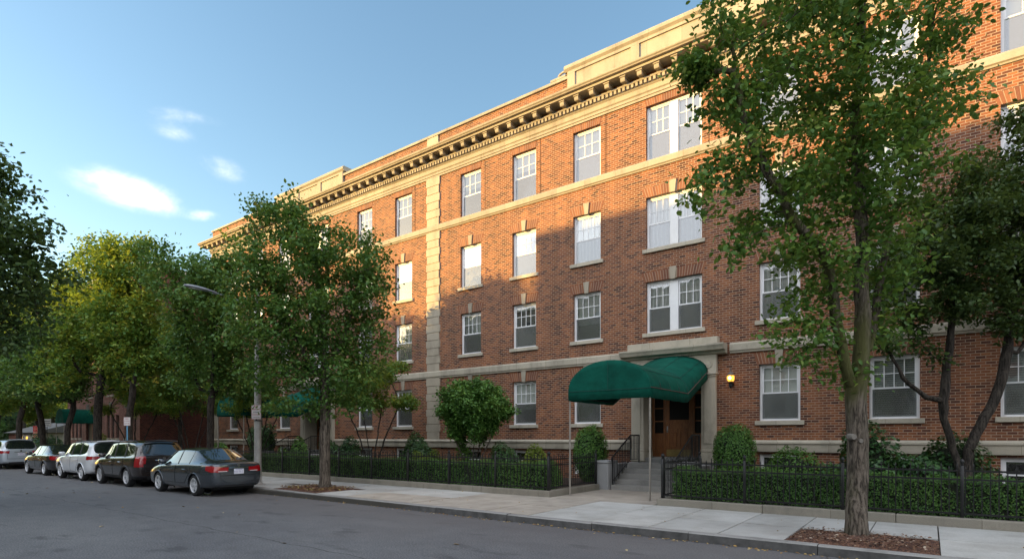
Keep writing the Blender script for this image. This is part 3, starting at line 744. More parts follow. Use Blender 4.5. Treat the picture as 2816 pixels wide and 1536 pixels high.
for (a, b_) in ((BX0-.05,-28.62),(-25.58,-8.60),(-5.52,BX1)):
    run('water_table', [(-.02,1.36),(.09,1.36),(.10,1.39),(.10,1.60),(.14,1.61),(.14,1.66),(.07,1.72),(-.02,1.72)], a, b_, stone2)
# quoined pilasters
def quoins(cx, name='quoin_pilaster'):
    mb = MB(); rs = random.Random(5); k = 0
    for (za, zb) in ((1.72,4.50),(4.83,11.18),(11.475,13.66)):
        n = round((zb-za)/.355); h = (zb-za)/n
        for i in range(n):
            e = .035 if i % 2 else -.015; z = za+i*h
            zt = z+h-.022 if i < n-1 else z+h-.003
            mb.bbox((cx-.39-e,FY-.055,z+.001),(cx+.39+e,FY+.01,zt),.008)
        mb.box((cx-.37,FY-.03,za),(cx+.37,FY+.01,zb-.001))
    return mb.build(name, quoin_m, bld)
quoins(-18.35); quoins(BX0+.42); quoins(4.25+2.2)

# windows
def window_meshes(w_, h, cols, double, base):
    F = MB(); U = MB(); Lo = MB(); PU = MB(); PL = MB(); SC = MB()
    fr = .075; y0, y1 = .11, .20
    lights = [(-w_/2, w_/2)] if not double else [(-w_/2, -.105), (.105, w_/2)]
    F.bbox((-w_/2,y0,0),(-w_/2+fr,y1,h),.006); F.bbox((w_/2-fr,y0,0),(w_/2,y1,h),.006)
    F.box((-w_/2+fr,y0+.003,h-fr),(w_/2-fr,y1,h)); F.box((-w_/2+fr,y0-.015,0),(w_/2-fr,y1,.055))
    F.box((-w_/2+.02,y0-.03,-.0),(w_/2-.02,y0-.016,.03))
    if double: F.bbox((-.105-fr*.5,y0-.02,.056),(.105+fr*.5,y1-.01,h-fr-.001),.008)
    panes = []
    for (a, b_) in lights:
        PU, PL, SC = MB(), MB(), MB(); panes.append((PU, PL, SC))
        a2 = a+fr if a < -.2 or not double else a+fr*.6; b2 = b_-fr if b_ > .2 or not double else b_-fr*.6
        zb, zt, zm = .056, h-fr-.001, h*.49; s = .042
        for (q, yy, lo, hi) in ((U, y0+.03, zm-.02, zt), (Lo, y0+.062, zb, zm+.02)):
            q.box((a2,yy,lo),(a2+s,yy+.03,hi)); q.box((b2-s,yy,lo),(b2,yy+.03,hi))
            q.box((a2+s,yy,hi-s),(b2-s,yy+.03,hi)); q.box((a2+s,yy,lo),(b2-s,yy+.03,lo+s))
        if not base:
            ix0, ix1, iz0, iz1 = a2+s, b2-s, zm-.02+s, zt-s
            for c in range(1, cols): xx = ix0+(ix1-ix0)*c/cols; U.box((xx-.011,y0+.035,iz0),(xx+.011,y0+.055,iz1))
            zz = (iz0+iz1)/2; U.box((ix0,y0+.036,zz-.011),(ix1,y0+.054,zz+.011))
        yy = y0+.045; PU.add([(a2+s,yy,zm+.02),(b2-s,yy,zm+.02),(b2-s,yy,zt-s),(a2+s,yy,zt-s)], [(0,1,2,3)])
        yy = y0+.078; PL.add([(a2+s,yy,zb+s),(b2-s,yy,zb+s),(b2-s,yy,zm-.02),(a2+s,yy,zm-.02)], [(0,1,2,3)])
        yy = y0+.035; SC.add([(a2+.004,yy,zb+.004),(b2-.004,yy,zb+.004),(b2-.004,yy,zm-.022),(a2+.004,yy,zm-.022)], [(0,1,2,3)])
    out = {'window': F.mesh('window', white), 'upper_sash': U.mesh('upper_sash', white), 'lower_sash': Lo.mesh('lower_sash', white),
           'panes': [(a.mesh('upper_pane', glass), b_.mesh('lower_pane', glass), c.mesh('screen', screen_m)) for a, b_, c in panes]}
    return out
WC = {}; BC = {}
def blind_mesh(w_, drop0, drop1, mat):
    k = (round(w_,2), round(drop0,2), round(drop1,2), mat.name)
    if k not in BC:
        mb = MB(); mb.box((-w_/2+.08,.225,drop0),(w_/2-.08,.231,drop1)); BC[k] = mb.mesh('blind', mat)
    return BC[k]
wr = random.Random(21)
stone_sill = stone2
for (x,z0,z1,w_,cols,fl,db) in wins:
    h = z1-z0; key = (round(w_,2), round(h,2), cols, db)
    if key not in WC: WC[key] = window_meshes(w_, h, cols, db, fl == 0)
    M_ = WC[key]; wo = inst('window', M_['window'], bld, (x-co.x, 0, z0))
    for nm in ('upper_sash','lower_sash'): inst(nm, M_[nm], wo)
    for pu, pl, sc in M_['panes']:
        inst('upper_pane', pu, wo); inst('lower_pane', pl, wo)
        if fl > 0: inst('screen', sc, wo)
    # what hangs behind the glass
    if fl == 0: continue
    t = wr.random()
    if abs(x+13.28) < .1 and fl == 2: t = .99
    if fl == 1 and x > -1.5: mats, d0 = blind_g, .05
    elif fl == 4: mats, d0 = shade_m, wr.choice([h*.47, h*.62, .05, h*.55])
    elif t < .30: mats, d0 = curtain, wr.choice([.05,h*.5])
    elif t < .62: mats, d0 = blind_w, wr.choice([.05,h*.3,h*.2,h*.12])
    elif t < .88: mats, d0 = shade_m, wr.choice([.05,h*.5,h*.62,h*.35])
    else: mats, d0 = shade_m, h*.86
    inst('blind', blind_mesh(w_, d0, h-.05, mats), wo)
# sills, flat arches, keystones
SM = {}
def sill_mesh(w_):
    if w_ not in SM:
        mb = MB(); mb.bbox((-w_/2-.11,-.075,-.135),(w_/2+.11,.10,-.002),.008); SM[w_] = mb.mesh('sill', stone_sill)
    return SM[w_]
def arch_mesh(w_, h, key):
    mb = MB(); n = int(w_/.082); e = .16 if key else .06; kw = .09
    for i in range(n):
        a0, a1 = -w_/2-.05*key + (w_+.1*key)*i/n, -w_/2-.05*key + (w_+.1*key)*(i+1)/n - .016
        f = (w_/2+e)/(w_/2+.05*key)
        t0, t1 = a0*f, a1*f
        if key and a1 > -kw and a0 < kw: continue
        mb.add([(a0,-.006,0),(a1,-.006,0),(t1,-.006,h),(t0,-.006,h),(a0,.02,0),(a1,.02,0),(t1,.02,h),(t0,.02,h)],
               [(0,1,2,3),(0,4,5,1),(1,5,6,2),(2,6,7,3),(3,7,4,0)])
    mb.mi = 1; f = (w_/2+e-.012)/(w_/2+.05*key); q = w_/2+.05*key-.012; mb.add([(-q,-.003,.004),(q,-.003,.004),(q*f,-.003,h-.004),(-q*f,-.003,h-.004)], [(0,1,2,3)])
    return mb.mesh('flat_arch', [soldier, mortar_m])
def key_mesh(h):
    mb = MB(); vs = [(-.075,-.05,-.03),(.075,-.05,-.03),(.12,-.05,h+.05),(-.12,-.05,h+.05)]
    mb.add(vs + [(a,.02,c) for a,_,c in vs], [(0,1,2,3),(0,4,5,1),(1,5,6,2),(2,6,7,3),(3,7,4,0)]); return mb.mesh('keystone', stone)
AM = {}; mort = MB()
for (x,z0,z1,w_,cols,fl,db) in wins:
    if fl == 0: continue
    if fl in (1,2,3): inst('sill', sill_mesh(w_), bld, (x-co.x, 0, z0))
    k = (w_, fl == 4); hh = .25 if fl == 4 else (.34 if fl > 1 else .36)
    if (k, hh) not in AM: AM[(k, hh)] = (arch_mesh(w_, hh, fl != 4), key_mesh(hh))
    a = inst('flat_arch', AM[(k, hh)][0], bld, (x-co.x, 0, z1))
    if fl != 4: inst('keystone', AM[(k, hh)][1], a)
# narrow joints beside the top windows
seal = simple('joint seal', (.05,.025,.015), .9)
for x in [x_+.79 for x_ in singles]+[-5.86]: mb = MB(); mb.box((x,FY-.004,11.48),(x+.025,FY+.01,13.66)); mb.build('expansion_joint', seal, bld)

# ------------------------------------------------------------------ doorways (parts of the building)
def doorway(cx):
    mb = MB()
    for s in (-1, 1):
        a, b_ = sorted((cx+s*1.0, cx+s*1.47))
        mb.bbox((a,FY-.16,1.42),(b_,FY+.6,3.78),.012)
        mb.bbox((a-.03,FY-.20,.98),(b_+.03,FY+.6,1.30),.012); mb.bbox((a-.015,FY-.18,1.302),(b_+.015,FY+.6,1.418),.02)
        mb.bbox((a-.02,FY-.19,3.782),(b_+.02,FY+.6,3.84),.01); mb.bbox((a-.05,FY-.23,3.842),(b_+.05,FY+.6,3.93),.02)
        mb.bbox((a+.10,FY-.185,1.60),(b_-.10,FY-.161,3.62),.01)
        mb.box((a,FY-.15,.14),(b_,FY+.3,.978))
    mb.bbox((cx-1.5,FY-.17,3.932),(cx+1.5,FY+.05,4.50),.012)
    for s in (-1, 1):   # round bosses and a panel on the frieze
        mb.lathe([(.0,-.03),(.07,-.03),(.09,-.015),(.13,-.025),(.13,.0)], (cx+s*1.24,FY-.171,4.2), 16, 'y')
    mb.box((cx-.9,FY-.19,4.05),(cx+.9,FY-.171,4.10)); mb.box((cx-.9,FY-.19,4.33),(cx+.9,FY-.171,4.38))
    mb.prism([(FY-.18,4.50),(FY-.24,4.53),(FY-.26,4.60),(FY-.40,4.62),(FY-.44,4.72),(FY-.47,4.76),(FY-.47,4.82),(FY+.05,4.82),(FY+.05,4.50)], cx-1.80, cx+1.80)
    mb.bbox((cx-1.56,FY-.28,4.822),(cx+1.56,FY+.04,5.06),.012)
    mb.build('door_surround', stone2, bld, smooth=20)
    # recess and joinery
    mb = MB(); y = FY+.62
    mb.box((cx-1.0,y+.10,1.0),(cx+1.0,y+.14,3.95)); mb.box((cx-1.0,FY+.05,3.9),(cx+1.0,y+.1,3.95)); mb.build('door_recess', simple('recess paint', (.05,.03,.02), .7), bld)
    mb = MB()
    for (a, b_) in ((-1.0,-.92),(-.58,-.50),(.46,.54),(.92,1.0)): mb.bbox((cx+a,y-.02,1.12),(cx+b_,y+.09,3.9),.006)
    mb.bbox((cx-.92,y-.01,3.30),(cx+.92,y+.08,3.40),.006); mb.bbox((cx-.92,y-.01,3.80),(cx+.92,y+.08,3.899),.006)
    for (a, b_) in ((-.92,-.58),(.54,.92)):
        mb.box((cx+a,y+.02,1.12),(cx+b_,y+.07,1.95)); mb.bbox((cx+a+.07,y+.0,1.25),(cx+b_-.07,y+.021,1.82),.01)
        for z in (2.38, 2.84): mb.box((cx+a,y+.02,z-.02),(cx+b_,y+.06,z+.02))
    mb.build('door_frame', wood, bld)
    mb = MB()
    for (a, b_, c, d) in ((-.92,-.58,1.95,3.3),(.54,.92,1.95,3.3),(-.92,.92,3.4,3.8)): mb.box((cx+a,y+.045,c),(cx+b_,y+.051,d))
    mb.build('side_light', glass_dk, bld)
    dm = MB(); a, b_ = cx-.50, cx+.46
    dm.bbox((a+.005,y+.0,1.125),(a+.13,y+.06,3.298),.006); dm.bbox((b_-.13,y+.0,1.125),(b_-.005,y+.06,3.298),.006)
    for (c, d) in ((1.125,1.40),(2.02,2.12),(2.28,2.42),(3.18,3.298)): dm.box((a+.13,y+.004,c),(b_-.13,y+.056,d))
    dm.box((cx-.06,y+.004,1.40),(cx+.02,y+.056,2.02)); dm.box((a+.13,y+.03,1.40),(b_-.13,y+.05,2.42))
    dm.bbox((a+.18,y+.012,1.46),(cx-.10,y+.031,1.96),.015); dm.bbox((cx+.06,y+.012,1.46),(b_-.18,y+.031,1.96),.015)
    d_o = dm.build('door', wood, bld)
    q = MB(); q.box((a+.03,y-.006,1.14),(b_-.03,y-.001,1.38)); q.build('kick_plate', brass, d_o)
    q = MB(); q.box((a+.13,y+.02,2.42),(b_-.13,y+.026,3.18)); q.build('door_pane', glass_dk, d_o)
    q = MB(); q.box((a+.04,y-.008,1.98),(a+.085,y-.001,2.20)); q.tube([(a+.062,y-.008,2.10),(a+.062,y-.05,2.11),(a+.062,y-.05,2.02),(a+.062,y-.008,2.0)], .012, 8); q.build('handle', steel, d_o)
    mb = MB(); mb.box((cx-1.03,FY+.25,.0),(cx+1.03,FY+.75,1.12)); mb.bbox((cx-1.0,FY-.12,.9),(cx+1.0,FY+.3,1.10),.01); mb.build('door_step', step_m, bld)
for cx in DOORS: doorway(cx)

def stair(cx, lab1):
    r = empty('entrance_steps', (cx, 16.4, .15), 0, lab1, 'steps')
    mb = MB()
    for i in range(5):
        y = 16.4+i*.3; zt = .15+.16*(i+1)
        mb.bbox((cx-1.10,y,.02),(cx+1.10,(y+.299 if i < 4 else 18.72),zt),.012)
    mb.box((cx-1.08,16.5,.02),(cx+1.08,18.7,.28)); mb.build('treads', step_m, r)
    for s in (-1, 1):
        mb = MB(); a, b_ = sorted((cx+s*1.12, cx+s*1.56))
        mb.bbox((a,16.25,.1),(b_,16.95,.98),.015); mb.bbox((a-.015,16.23,.981),(b_+.015,16.97,1.07),.02)
        mb.bbox((a+.05,16.95,.1),(b_-.05,18.70,.94),.012); mb.build('pier', pier_m, r)
        x = cx+s*1.04; mb = MB()
        top = [(x,16.38,1.17),(x,16.62,1.30),(x,17.75,1.88),(x,18.45,1.88)]
        mb.tube(top, .024, 8); mb.tube([(x,16.38,1.17),(x,16.33,1.12),(x,16.36,1.07)], .02, 6)
        mb.tube([(x,16.42,.42),(x,17.72,1.06),(x,18.45,1.06)], .014, 6)
        for t in range(18):
            yy = 16.42 + t*.119
            zt = 1.17+(yy-16.38)*.54 if yy < 16.62 else (1.30+(yy-16.62)*.513 if yy < 17.75 else 1.88)
            st = .15+.16*min(5,int((yy-16.4)/.3)+1); zb = st+(.0 if t in (0,10,17) else .10)
            k = .018 if t in (0, 11, 17) else .009; mb.box((x-k,yy-k,zb),(x+k,yy+k,zt))
        mb.build('handrail', iron, r)
    return r
stair(-7.06, 'grey concrete entrance steps with black handrails under the near green canopy')
stair(-27.1, 'far entrance steps with black handrails seen behind the concrete lamp post')

# ------------------------------------------------------------------ green entrance canopies
def canopy(cx, lab, detail=True):
    r = empty('entrance_canopy', (cx, 14.0, .15), 0, lab, 'canopy', 'green entrance canopies')
    hw = 1.23; n = 20
    def sec(y):
        if y <= 16.8: zb, zs, zp = 2.84, 3.10, 3.90
        else:
            t = (y-16.8)/(FY-.2-16.8); zb, zs, zp = 2.84+.86*t, 3.10+.84*t, 3.90+.66*t
        pts = [(cx-hw, y, zb)]
        for i in range(n+1):
            a = math.pi*(1-i/n); pts.append((cx+hw*math.cos(a)*(1.0), y, zs+(zp-zs)*math.sin(a)**.95 if 0 < i < n else zs))
        pts.append((cx+hw, y, zb)); return pts
    ys = [14.0,14.7,15.4,16.1,16.8,17.45,18.1,FY-.19]
    mb = MB(); S = []
    rr = random.Random(4)
    for k, y in enumerate(ys[:-1]):
        for j in range(3 if k < 6 else 3):
            t = j/3; yy = y+(ys[k+1]-y)*t; s = sec(yy); sag = -.025*math.sin(t*math.pi)
            s = [(p[0], p[1], p[2]+(sag if 2 < i < n else (sag*.6 if i in (0,n+2) else 0))) for i, p in enumerate(s)]
            # the hanging side valance ripples a little
            s[0] = (s[0][0]+rr.uniform(-.004,.008), s[0][1], s[0][2]); s[-1] = (s[-1][0]-rr.uniform(-.004,.008), s[-1][1], s[-1][2])
            S.append(s)
    S.append(sec(ys[-1])); m = n+3
    vs = [p for s in S for p in s]; fs = [(i*m+j,i*m+j+1,(i+1)*m+j+1,(i+1)*m+j) for i in range(len(S)-1) for j in range(m-1)]
    mb.add(vs, fs)
    # closed front end, stretched nearly flat
    f = sec(14.0); c = [(p[0], 13.985, p[2]) for p in f]
    cols = n; g = []
    for i in range(cols+1):
        x, _, zt = f[i+1]
        for j in range(7):
            z = 2.84 if j == 0 else 3.095+(zt-3.095)*(j-1)/5
            bul = .008*math.sin(i*1.3)*(1 if j == 0 else .3)
            g.append((x, 13.985-bul, z))
    mb.add(g, [(i*7+j,(i+1)*7+j,(i+1)*7+j+1,i*7+j+1) for i in range(cols) for j in range(6)])
    o = mb.build('fabric', canvas, r, smooth=25)
    so_ = o.modifiers.new('thickness', 'SOLIDIFY'); so_.thickness = .012
    q = MB()
    for y in (16.8,):   # seam over the bend
        q.tube([(p[0],p[1],p[2]+.006) for p in sec(y)[1:-1]], .008, 5, False)
    for k in (1,5,9,13,17,n+1): q.tube([(sec(y)[k][0],y,sec(y)[k][2]+.004) for y in (14.0,16.8,FY-.2)], .007, 5, False)
    q.tube([(cx-hw,13.975,3.09),(cx,13.968,3.085),(cx+hw,13.975,3.09)], .007, 5); q.tube([(cx+.02,13.97,3.1),(cx+.02,13.975,3.88)], .005, 4)
    q.build('seams', simple('canopy seam', (.006,.05,.04), .8), r)
    q = MB()
    for s in (1, n+1): q.tube([(sec(y)[s][0]+(.012 if s>1 else -.012),y,sec(y)[s][2]+.01) for y in (14.0,16.8,FY-.2)], .012, 6)
    q.build('piping', piping, r)
    for s in (-1, 1):
        q = MB(); q.tube([(cx+s*(hw-.03),14.03,.15),(cx+s*(hw-.03),14.03,2.95)], .026, 10); q.lathe([(.055,.151),(.055,.165),(.03,.17)], (cx+s*(hw-.03),14.03,0), 12); q.build('pole', canpole, r, smooth=40)
    q = MB(); q.tube([(cx-hw+.03,14.03,2.93),(cx+hw-.03,14.03,2.93)], .018, 6)
    for s in (-1,1): q.tube([(cx+s*(hw-.03),14.03,2.93),(cx+s*(hw-.03),16.8,2.93),(cx+s*(hw-.03),FY-.2,3.76)], .018, 6)
    for y in ys[1:-1]: q.tube([(p[0],p[1],p[2]-.03) for p in sec(y)[1:-1]], .014, 5, False)
    q.build('hoops', iron, r)
    return r
canopy(-7.06, 'dark green barrel canopy on two thin poles over the near wooden entrance door')
canopy(-27.1, 'second green canopy, half hidden by trees behind the lamp post')

# wall lantern
r = empty('wall_lantern', (-5.1, FY-.02, 3.62), 0, 'lit amber wall lantern on the brick right of the door surround', 'lantern')
c = (-5.1, FY-.22, 0)
mb = MB(); mb.lathe([(.06,-.02),(.06,.0),(.045,.01)], (-5.1,FY-.012,3.50), 12, 'y'); mb.tube([(-5.1,FY-.02,3.50),(-5.1,FY-.10,3.44),(-5.1,FY-.2,3.42),(-5.1,FY-.22,3.50)], .016, 8)
mb.lathe([(.012,3.36),(.035,3.40),(.03,3.46),(.05,3.50),(.075,3.555),(.08,3.575)], c, 14); mb.lathe([(.0,3.40),(.06,3.41),(.06,3.50),(.0,3.505)][1:3], c, 12)
mb.build('bracket', iron, r, smooth=50)
em, ent, eb = new_mat('amber lamp glass'); eb.inputs['Base Color'].default_value = (.8,.5,.1,1)
ent_f = N(ent, 'ShaderNodeTexNoise', i_Scale=14.0); L(ent, ramp(ent, ent_f.outputs['Fac'], [(.35,(1,.30,.02)),(.65,(1,.52,.08))]), eb.inputs['Emission Color']); eb.inputs['Emission Strength'].default_value = .85
mb = MB(); mb.lathe([(.075,3.578),(.105,3.62),(.115,3.70),(.105,3.765)], c, 18); mb.build('lamp_glass', em, r, smooth=60)
eb2m, ent2, eb2 = new_mat('lamp flame'); eb2.inputs['Emission Color'].default_value = (1,.62,.16,1); eb2.inputs['Emission Strength'].default_value = 3.5
mb = MB(); mb.lathe([(.01,3.63),(.05,3.66),(.055,3.69),(.01,3.74)], (-5.1,FY-.325,0), 10); mb.build('flame', eb2m, r, smooth=60)
mb = MB(); mb.lathe([(.125,3.766),(.13,3.785),(.10,3.82),(.06,3.86),(.035,3.90),(.015,3.91)], c, 18); mb.lathe([(.012,3.91),(.03,3.94),(.02,3.97),(.035,3.985),(.004,4.03)], c, 10)
for a in range(6): mb.tube([(c[0]+.118*math.cos(a*1.047),c[1]+.118*math.sin(a*1.047),3.575),(c[0]+.118*math.cos(a*1.047),c[1]+.118*math.sin(a*1.047),3.77)], .005, 4)
mb.build('cap', simple('weathered lantern cap', (.16,.13,.11), .5, metal=.4), r, smooth=50)
# ------------------------------------------------------------------ low walls, fences
def low_wall(pts, label):
    """pts: plan polyline on the street face of a 0.2 m thick wall"""
    r = empty('garden_wall', (pts[0][0], pts[0][1], .1), 0, label, 'low wall'); mb = MB()
    for k, ((xa,ya),(xb,yb)) in enumerate(zip(pts[:-1], pts[1:])):
        l = math.hypot(xb-xa, yb-ya); n = max(1, round(l/2.4))
        for i in range(n):
            x0, x1 = xa+(xb-xa)*i/n, xa+(xb-xa)*(i+1)/n; y0, y1 = ya+(yb-ya)*i/n, ya+(yb-ya)*(i+1)/n
            g = .004; zt = .325+random.uniform(-.008,.008)
            if abs(y1-y0) < .01: mb.bbox((min(x0,x1)+g,y0,.08),(max(x0,x1)-g,y0+.21,zt),.014)
            else:
                s = WS; mb.bbox((x0 if s>0 else x0-.21,min(y0,y1)+(.212 if i == 0 else g),.08),(x0+.21 if s>0 else x0,max(y0,y1)-g,zt),.014)
    mb.build('coping', concrete_wall, r); return r
WS = -1
low_wall([(-25.55,13.27),(-8.47,13.27)], 'low concrete garden kerb wall under the iron fence left of the near entrance')
low_wall([(-8.47,13.27),(-8.47,16.24)], 'short concrete kerb wall running back to the grey pier left of the steps')
WS = 1
low_wall([(-5.38,13.27),(14,13.27)], 'low concrete garden kerb wall behind the big street tree on the right')
low_wall([(-5.38,13.27),(-5.38,16.24)], 'short concrete kerb wall running back beside the right handrail')
low_wall([(-60,13.27),(-28.6,13.27)], 'low concrete garden kerb wall left of the far entrance, behind the parked cars')

def finial(mb, x, y, z, s=1.0):
    mb.lathe([(.012*s,z),(.028*s,z+.012*s),(.012*s,z+.022*s),(.03*s,z+.05*s),(.03*s,z+.07*s),(.004,z+.10*s)], (x,y,0), 8)
def fence(p0, p1, label, zb=.325, posts=None, last=True, pitch=.118):
    """iron fence between two plan points; posts at given distances"""
    (xa,ya),(xb,yb) = p0, p1; l = math.hypot(xb-xa, yb-ya); ux, uy = (xb-xa)/l, (yb-ya)/l
    r = empty('iron_fence', (xa, ya, zb), 0, label, 'fence')
    n = max(1, round(l/1.9)); ps = [i*l/n for i in range(n+1)]
    pm = MB(); pm.bbox((-.028,-.028,0),(.028,.028,.96),.004); finial(pm, 0, 0, .96, 1.25); pmesh = pm.mesh('post', iron, 50)
    for d in (ps if last else ps[:-1]): inst('post', pmesh, r, (ux*d, uy*d, 0))
    mb = MB()
    def bar(a, b_, z, h=.016, t=.012):
        A = Vector((xa+ux*a, ya+uy*a, 0)); B = Vector((xa+ux*b_, ya+uy*b_, 0)); nrm = Vector((-uy, ux, 0))*t
        vs = [A-nrm, B-nrm, B+nrm, A+nrm]
        mb.add([(v.x,v.y,zb+z-h) for v in vs]+[(v.x,v.y,zb+z+h) for v in vs], [(0,3,2,1),(4,5,6,7),(0,1,5,4),(1,2,6,5),(2,3,7,6),(3,0,4,7)])
    for z in (.07, .70, .86): bar(0, l, z)
    k = int(l/pitch); near = (xa+xb)/2 > -20
    for i in range(1, k):
        d = l*i/k
        if min(abs(d-q) for q in ps) < .04: continue
        x, y = xa+ux*d, ya+uy*d; top = .90 if i % 2 else .95
        mb.box((x-.0085,y-.0085,zb+.03),(x+.0085,y+.0085,zb+top))
        if near: mb.add([(x-.014,y-.014,zb+top),(x+.014,y-.014,zb+top),(x+.014,y+.014,zb+top),(x-.014,y+.014,zb+top),(x,y,zb+top+.06)], [(0,1,4),(1,2,4),(2,3,4),(3,0,4)])
    mb.build('railing', iron, r); return r
fence((-8.58,13.39),(-25.4,13.39), 'long black iron picket fence between the street tree and the left garden hedge')
fence((-8.58,13.45),(-8.58,16.2), 'short return of black iron fence going back to the pier left of the steps', zb=.326)
fence((-5.27,13.39),(13.9,13.39), 'black iron picket fence behind the big street tree, right of the entrance')
fence((-5.27,13.45),(-5.27,16.2), 'short return of black iron fence on the right side of the entrance steps', zb=.326)
fence((-28.75,13.39),(-46,13.39), 'black iron fence farthest left, behind the parked cars')

# ------------------------------------------------------------------ lamp post and parking signs
r = empty('street_lamp', (-19.0,10.8,.15), 0, 'tall tapered grey lamp post with cobra head arm beside the grey sedan', 'lamp post')
mb = MB(); mb.tube([(-19.0,10.8,.2),(-19.0,10.8,3.6),(-19.0,10.8,7.0)], [.125,.108,.075], 18); mb.build('pole', polem, r, smooth=60)
mb = MB(); mb.bbox((-19.19,10.61,.15),(-18.81,10.99,.19),.01); mb.lathe([(.17,.19),(.16,.22),(.13,.25)], (-19.0,10.8,0), 16); mb.build('base', polem, r)
mb = MB(); mb.tube([(-19,10.8,6.2),(-19,10.5,6.36),(-19,9.9,6.50),(-19,9.25,6.56)], [.04,.035,.03,.03], 10); mb.build('arm', simple('grey lamp arm', (.28,.29,.32), .5, metal=.3), r, smooth=50)
mb = MB(); S = [(9.35,.035,.03),(9.15,.07,.05),(8.95,.12,.07),(8.7,.14,.075),(8.45,.11,.06),(8.35,.04,.03)]
vs = []; k = 12
for (y, hw, hh) in S:
    for j in range(k):
        a = 2*math.pi*j/k; z = math.sin(a)*hh; vs.append((-19+math.cos(a)*hw, y, 6.58+(z if z > 0 else z*.5)+(9.3-y)*.03))
mb.add(vs, [(i*k+j,i*k+(j+1)%k,(i+1)*k+(j+1)%k,(i+1)*k+j) for i in range(len(S)-1) for j in range(k)]+[tuple(range(k)),tuple(range(len(vs)-k,len(vs)))[::-1]])
mb.build('lamp_head', simple('lamp head paint', (.25,.26,.29), .5), r, smooth=60)
mb = MB(); mb.box((-19.07,8.55,6.555),(-18.93,8.9,6.57)); mb.build('lens', simple('lamp lens', (.6,.6,.55), .2), r)

redp = simple('red sign paint', (.36,.05,.07), .5); signw = simple('white sign sheet', (.62,.60,.58), .4, var=.08); greyp = simple('dark sign lettering', (.10,.09,.10), .5)
def text_obj(name, s, size, mat, parent, loc, rz, ext=.001, align='CENTER'):
    cu = bpy.data.curves.new(name, 'FONT'); cu.body = s; cu.size = size; cu.align_x = align; cu.align_y = 'CENTER'; cu.extrude = ext
    cu.offset = size*.012
    o = bpy.data.objects.new(name, cu); dg = bpy.context.evaluated_depsgraph_get(); COL.objects.link(o); dg.update()
    me = bpy.data.meshes.new_from_object(o.evaluated_get(bpy.context.evaluated_depsgraph_get())); bpy.data.objects.remove(o)
    me.materials.clear(); me.materials.append(mat); me.name = name
    t = inst(name, me, parent, loc); t.rotation_euler = (R(90), 0, rz); return t
def sign(x, y, z, w_, h, rz, lines, label, pole=None):
    """sheet metal sign; lines: (text, height, size, material); local -Y faces the reader"""
    r = empty('parking_sign', (x, y, z), rz, label, 'sign')
    mb = MB(); mb.bbox((-w_/2,-.004,0),(w_/2,.004,h),.003); inst('plate', mb.mesh('plate', signw), r)
    mb = MB(); e = .008
    for (a,b_,c,d) in ((-w_/2+e,-w_/2+2*e,e,h-e),(w_/2-2*e,w_/2-e,e,h-e),(-w_/2+2*e,w_/2-2*e,e,2*e),(-w_/2+2*e,w_/2-2*e,h-2*e,h-e)): mb.box((a,-.0062,c),(b_,-.0042,d))
    inst('border', mb.mesh('border', redp), r)
    for (s, zz, size, mt) in lines: text_obj('lettering', s, size, mt, r, (0,-.0065,zz), 0)
    if pole:
        mb = MB(); mb.bbox((-.025,.006,-z+.15),(.025,.03,h),.004); inst('post', mb.mesh('post', pole), r)
    else:
        mb = MB(); mb.lathe([(.118,-.07),(.118,-.035)], (0,.125,0), 16); mb.box((-.02,.004,-.06),(.02,.03,.01)); inst('clamp', mb.mesh('clamp', iron), r)
    return r
SR = R(38)
sign(-19.0+.13*math.sin(SR), 10.8-.13*math.cos(SR), 2.44, .33, .49, SR,
     [('NO', .43, .085, redp), ('PARKING', .34, .075, redp), ('STREET', .24, .062, greyp), ('CLEANING', .155, .056, redp), ('TOW ZONE', .065, .042, greyp)],
     'white parking sign with red and grey lettering on the lamp post')
bluep = simple('pale blue post paint', (.12,.30,.46), .5)
sign(-30.6,10.9,2.36,.30,.40,R(42), [('NO', .32, .085, redp), ('STOPPING', .22, .05, redp), ('ANY TIME', .10, .05, redp)], 'faded white sign with red lettering on a pale blue post, above the brown SUV', pole=bluep)
# ------------------------------------------------------------------ parked cars
def paint(name, col, flake=.5, rough=.28):
    m, nt, b = new_mat(name); b.inputs['Base Color'].default_value = (*col,1); b.inputs['Metallic'].default_value = flake
    b.inputs['Roughness'].default_value = rough; b.inputs['Coat Weight'].default_value = 1; b.inputs['Coat Roughness'].default_value = .02
    d = noise(nt, 3, objco(nt), 4); L(nt, ramp(nt, d, [(.3,tuple(x*.92 for x in col)),(.7,tuple(min(1,x*1.06) for x in col))]), b.inputs['Base Color']); return m
tyre = simple('tyre rubber', (.012,.012,.013), .85, var=.3); rimm = simple('alloy rim', (.66,.67,.69), .35, metal=.35, var=.08, vs=20)
archm = simple('wheel arch liner', (.006,.006,.006), .95); trimm = simple('black plastic trim', (.02,.02,.022), .6)
chrome = simple('chrome', (.75,.75,.75), .12, metal=1, var=.02); gapm = simple('panel gap', (.004,.004,.004), .9)
cglass, cnt, cb = new_mat('car glass'); cb.inputs['Base Color'].default_value = (.010,.014,.014,1); cb.inputs['Roughness'].default_value = .03; cb.inputs['Specular IOR Level'].default_value = .5
cb.inputs['Coat Weight'].default_value = 1; cb.inputs['Coat IOR'].default_value = 1.6; cb.inputs['Coat Roughness'].default_value = .01
lred, lnt, lb = new_mat('red lamp lens'); lb.inputs['Base Color'].default_value = (.30,.004,.008,1); lb.inputs['Roughness'].default_value = .12; lb.inputs['Coat Weight'].default_value = 1
lb.inputs['Subsurface Weight'].default_value = 0
lclear = simple('clear lamp lens', (.6,.55,.55), .15, var=.2, coat=1)
platem = simple('number plate', (.66,.66,.72), .4, var=.05); platet = simple('plate characters', (.16,.14,.30), .5)

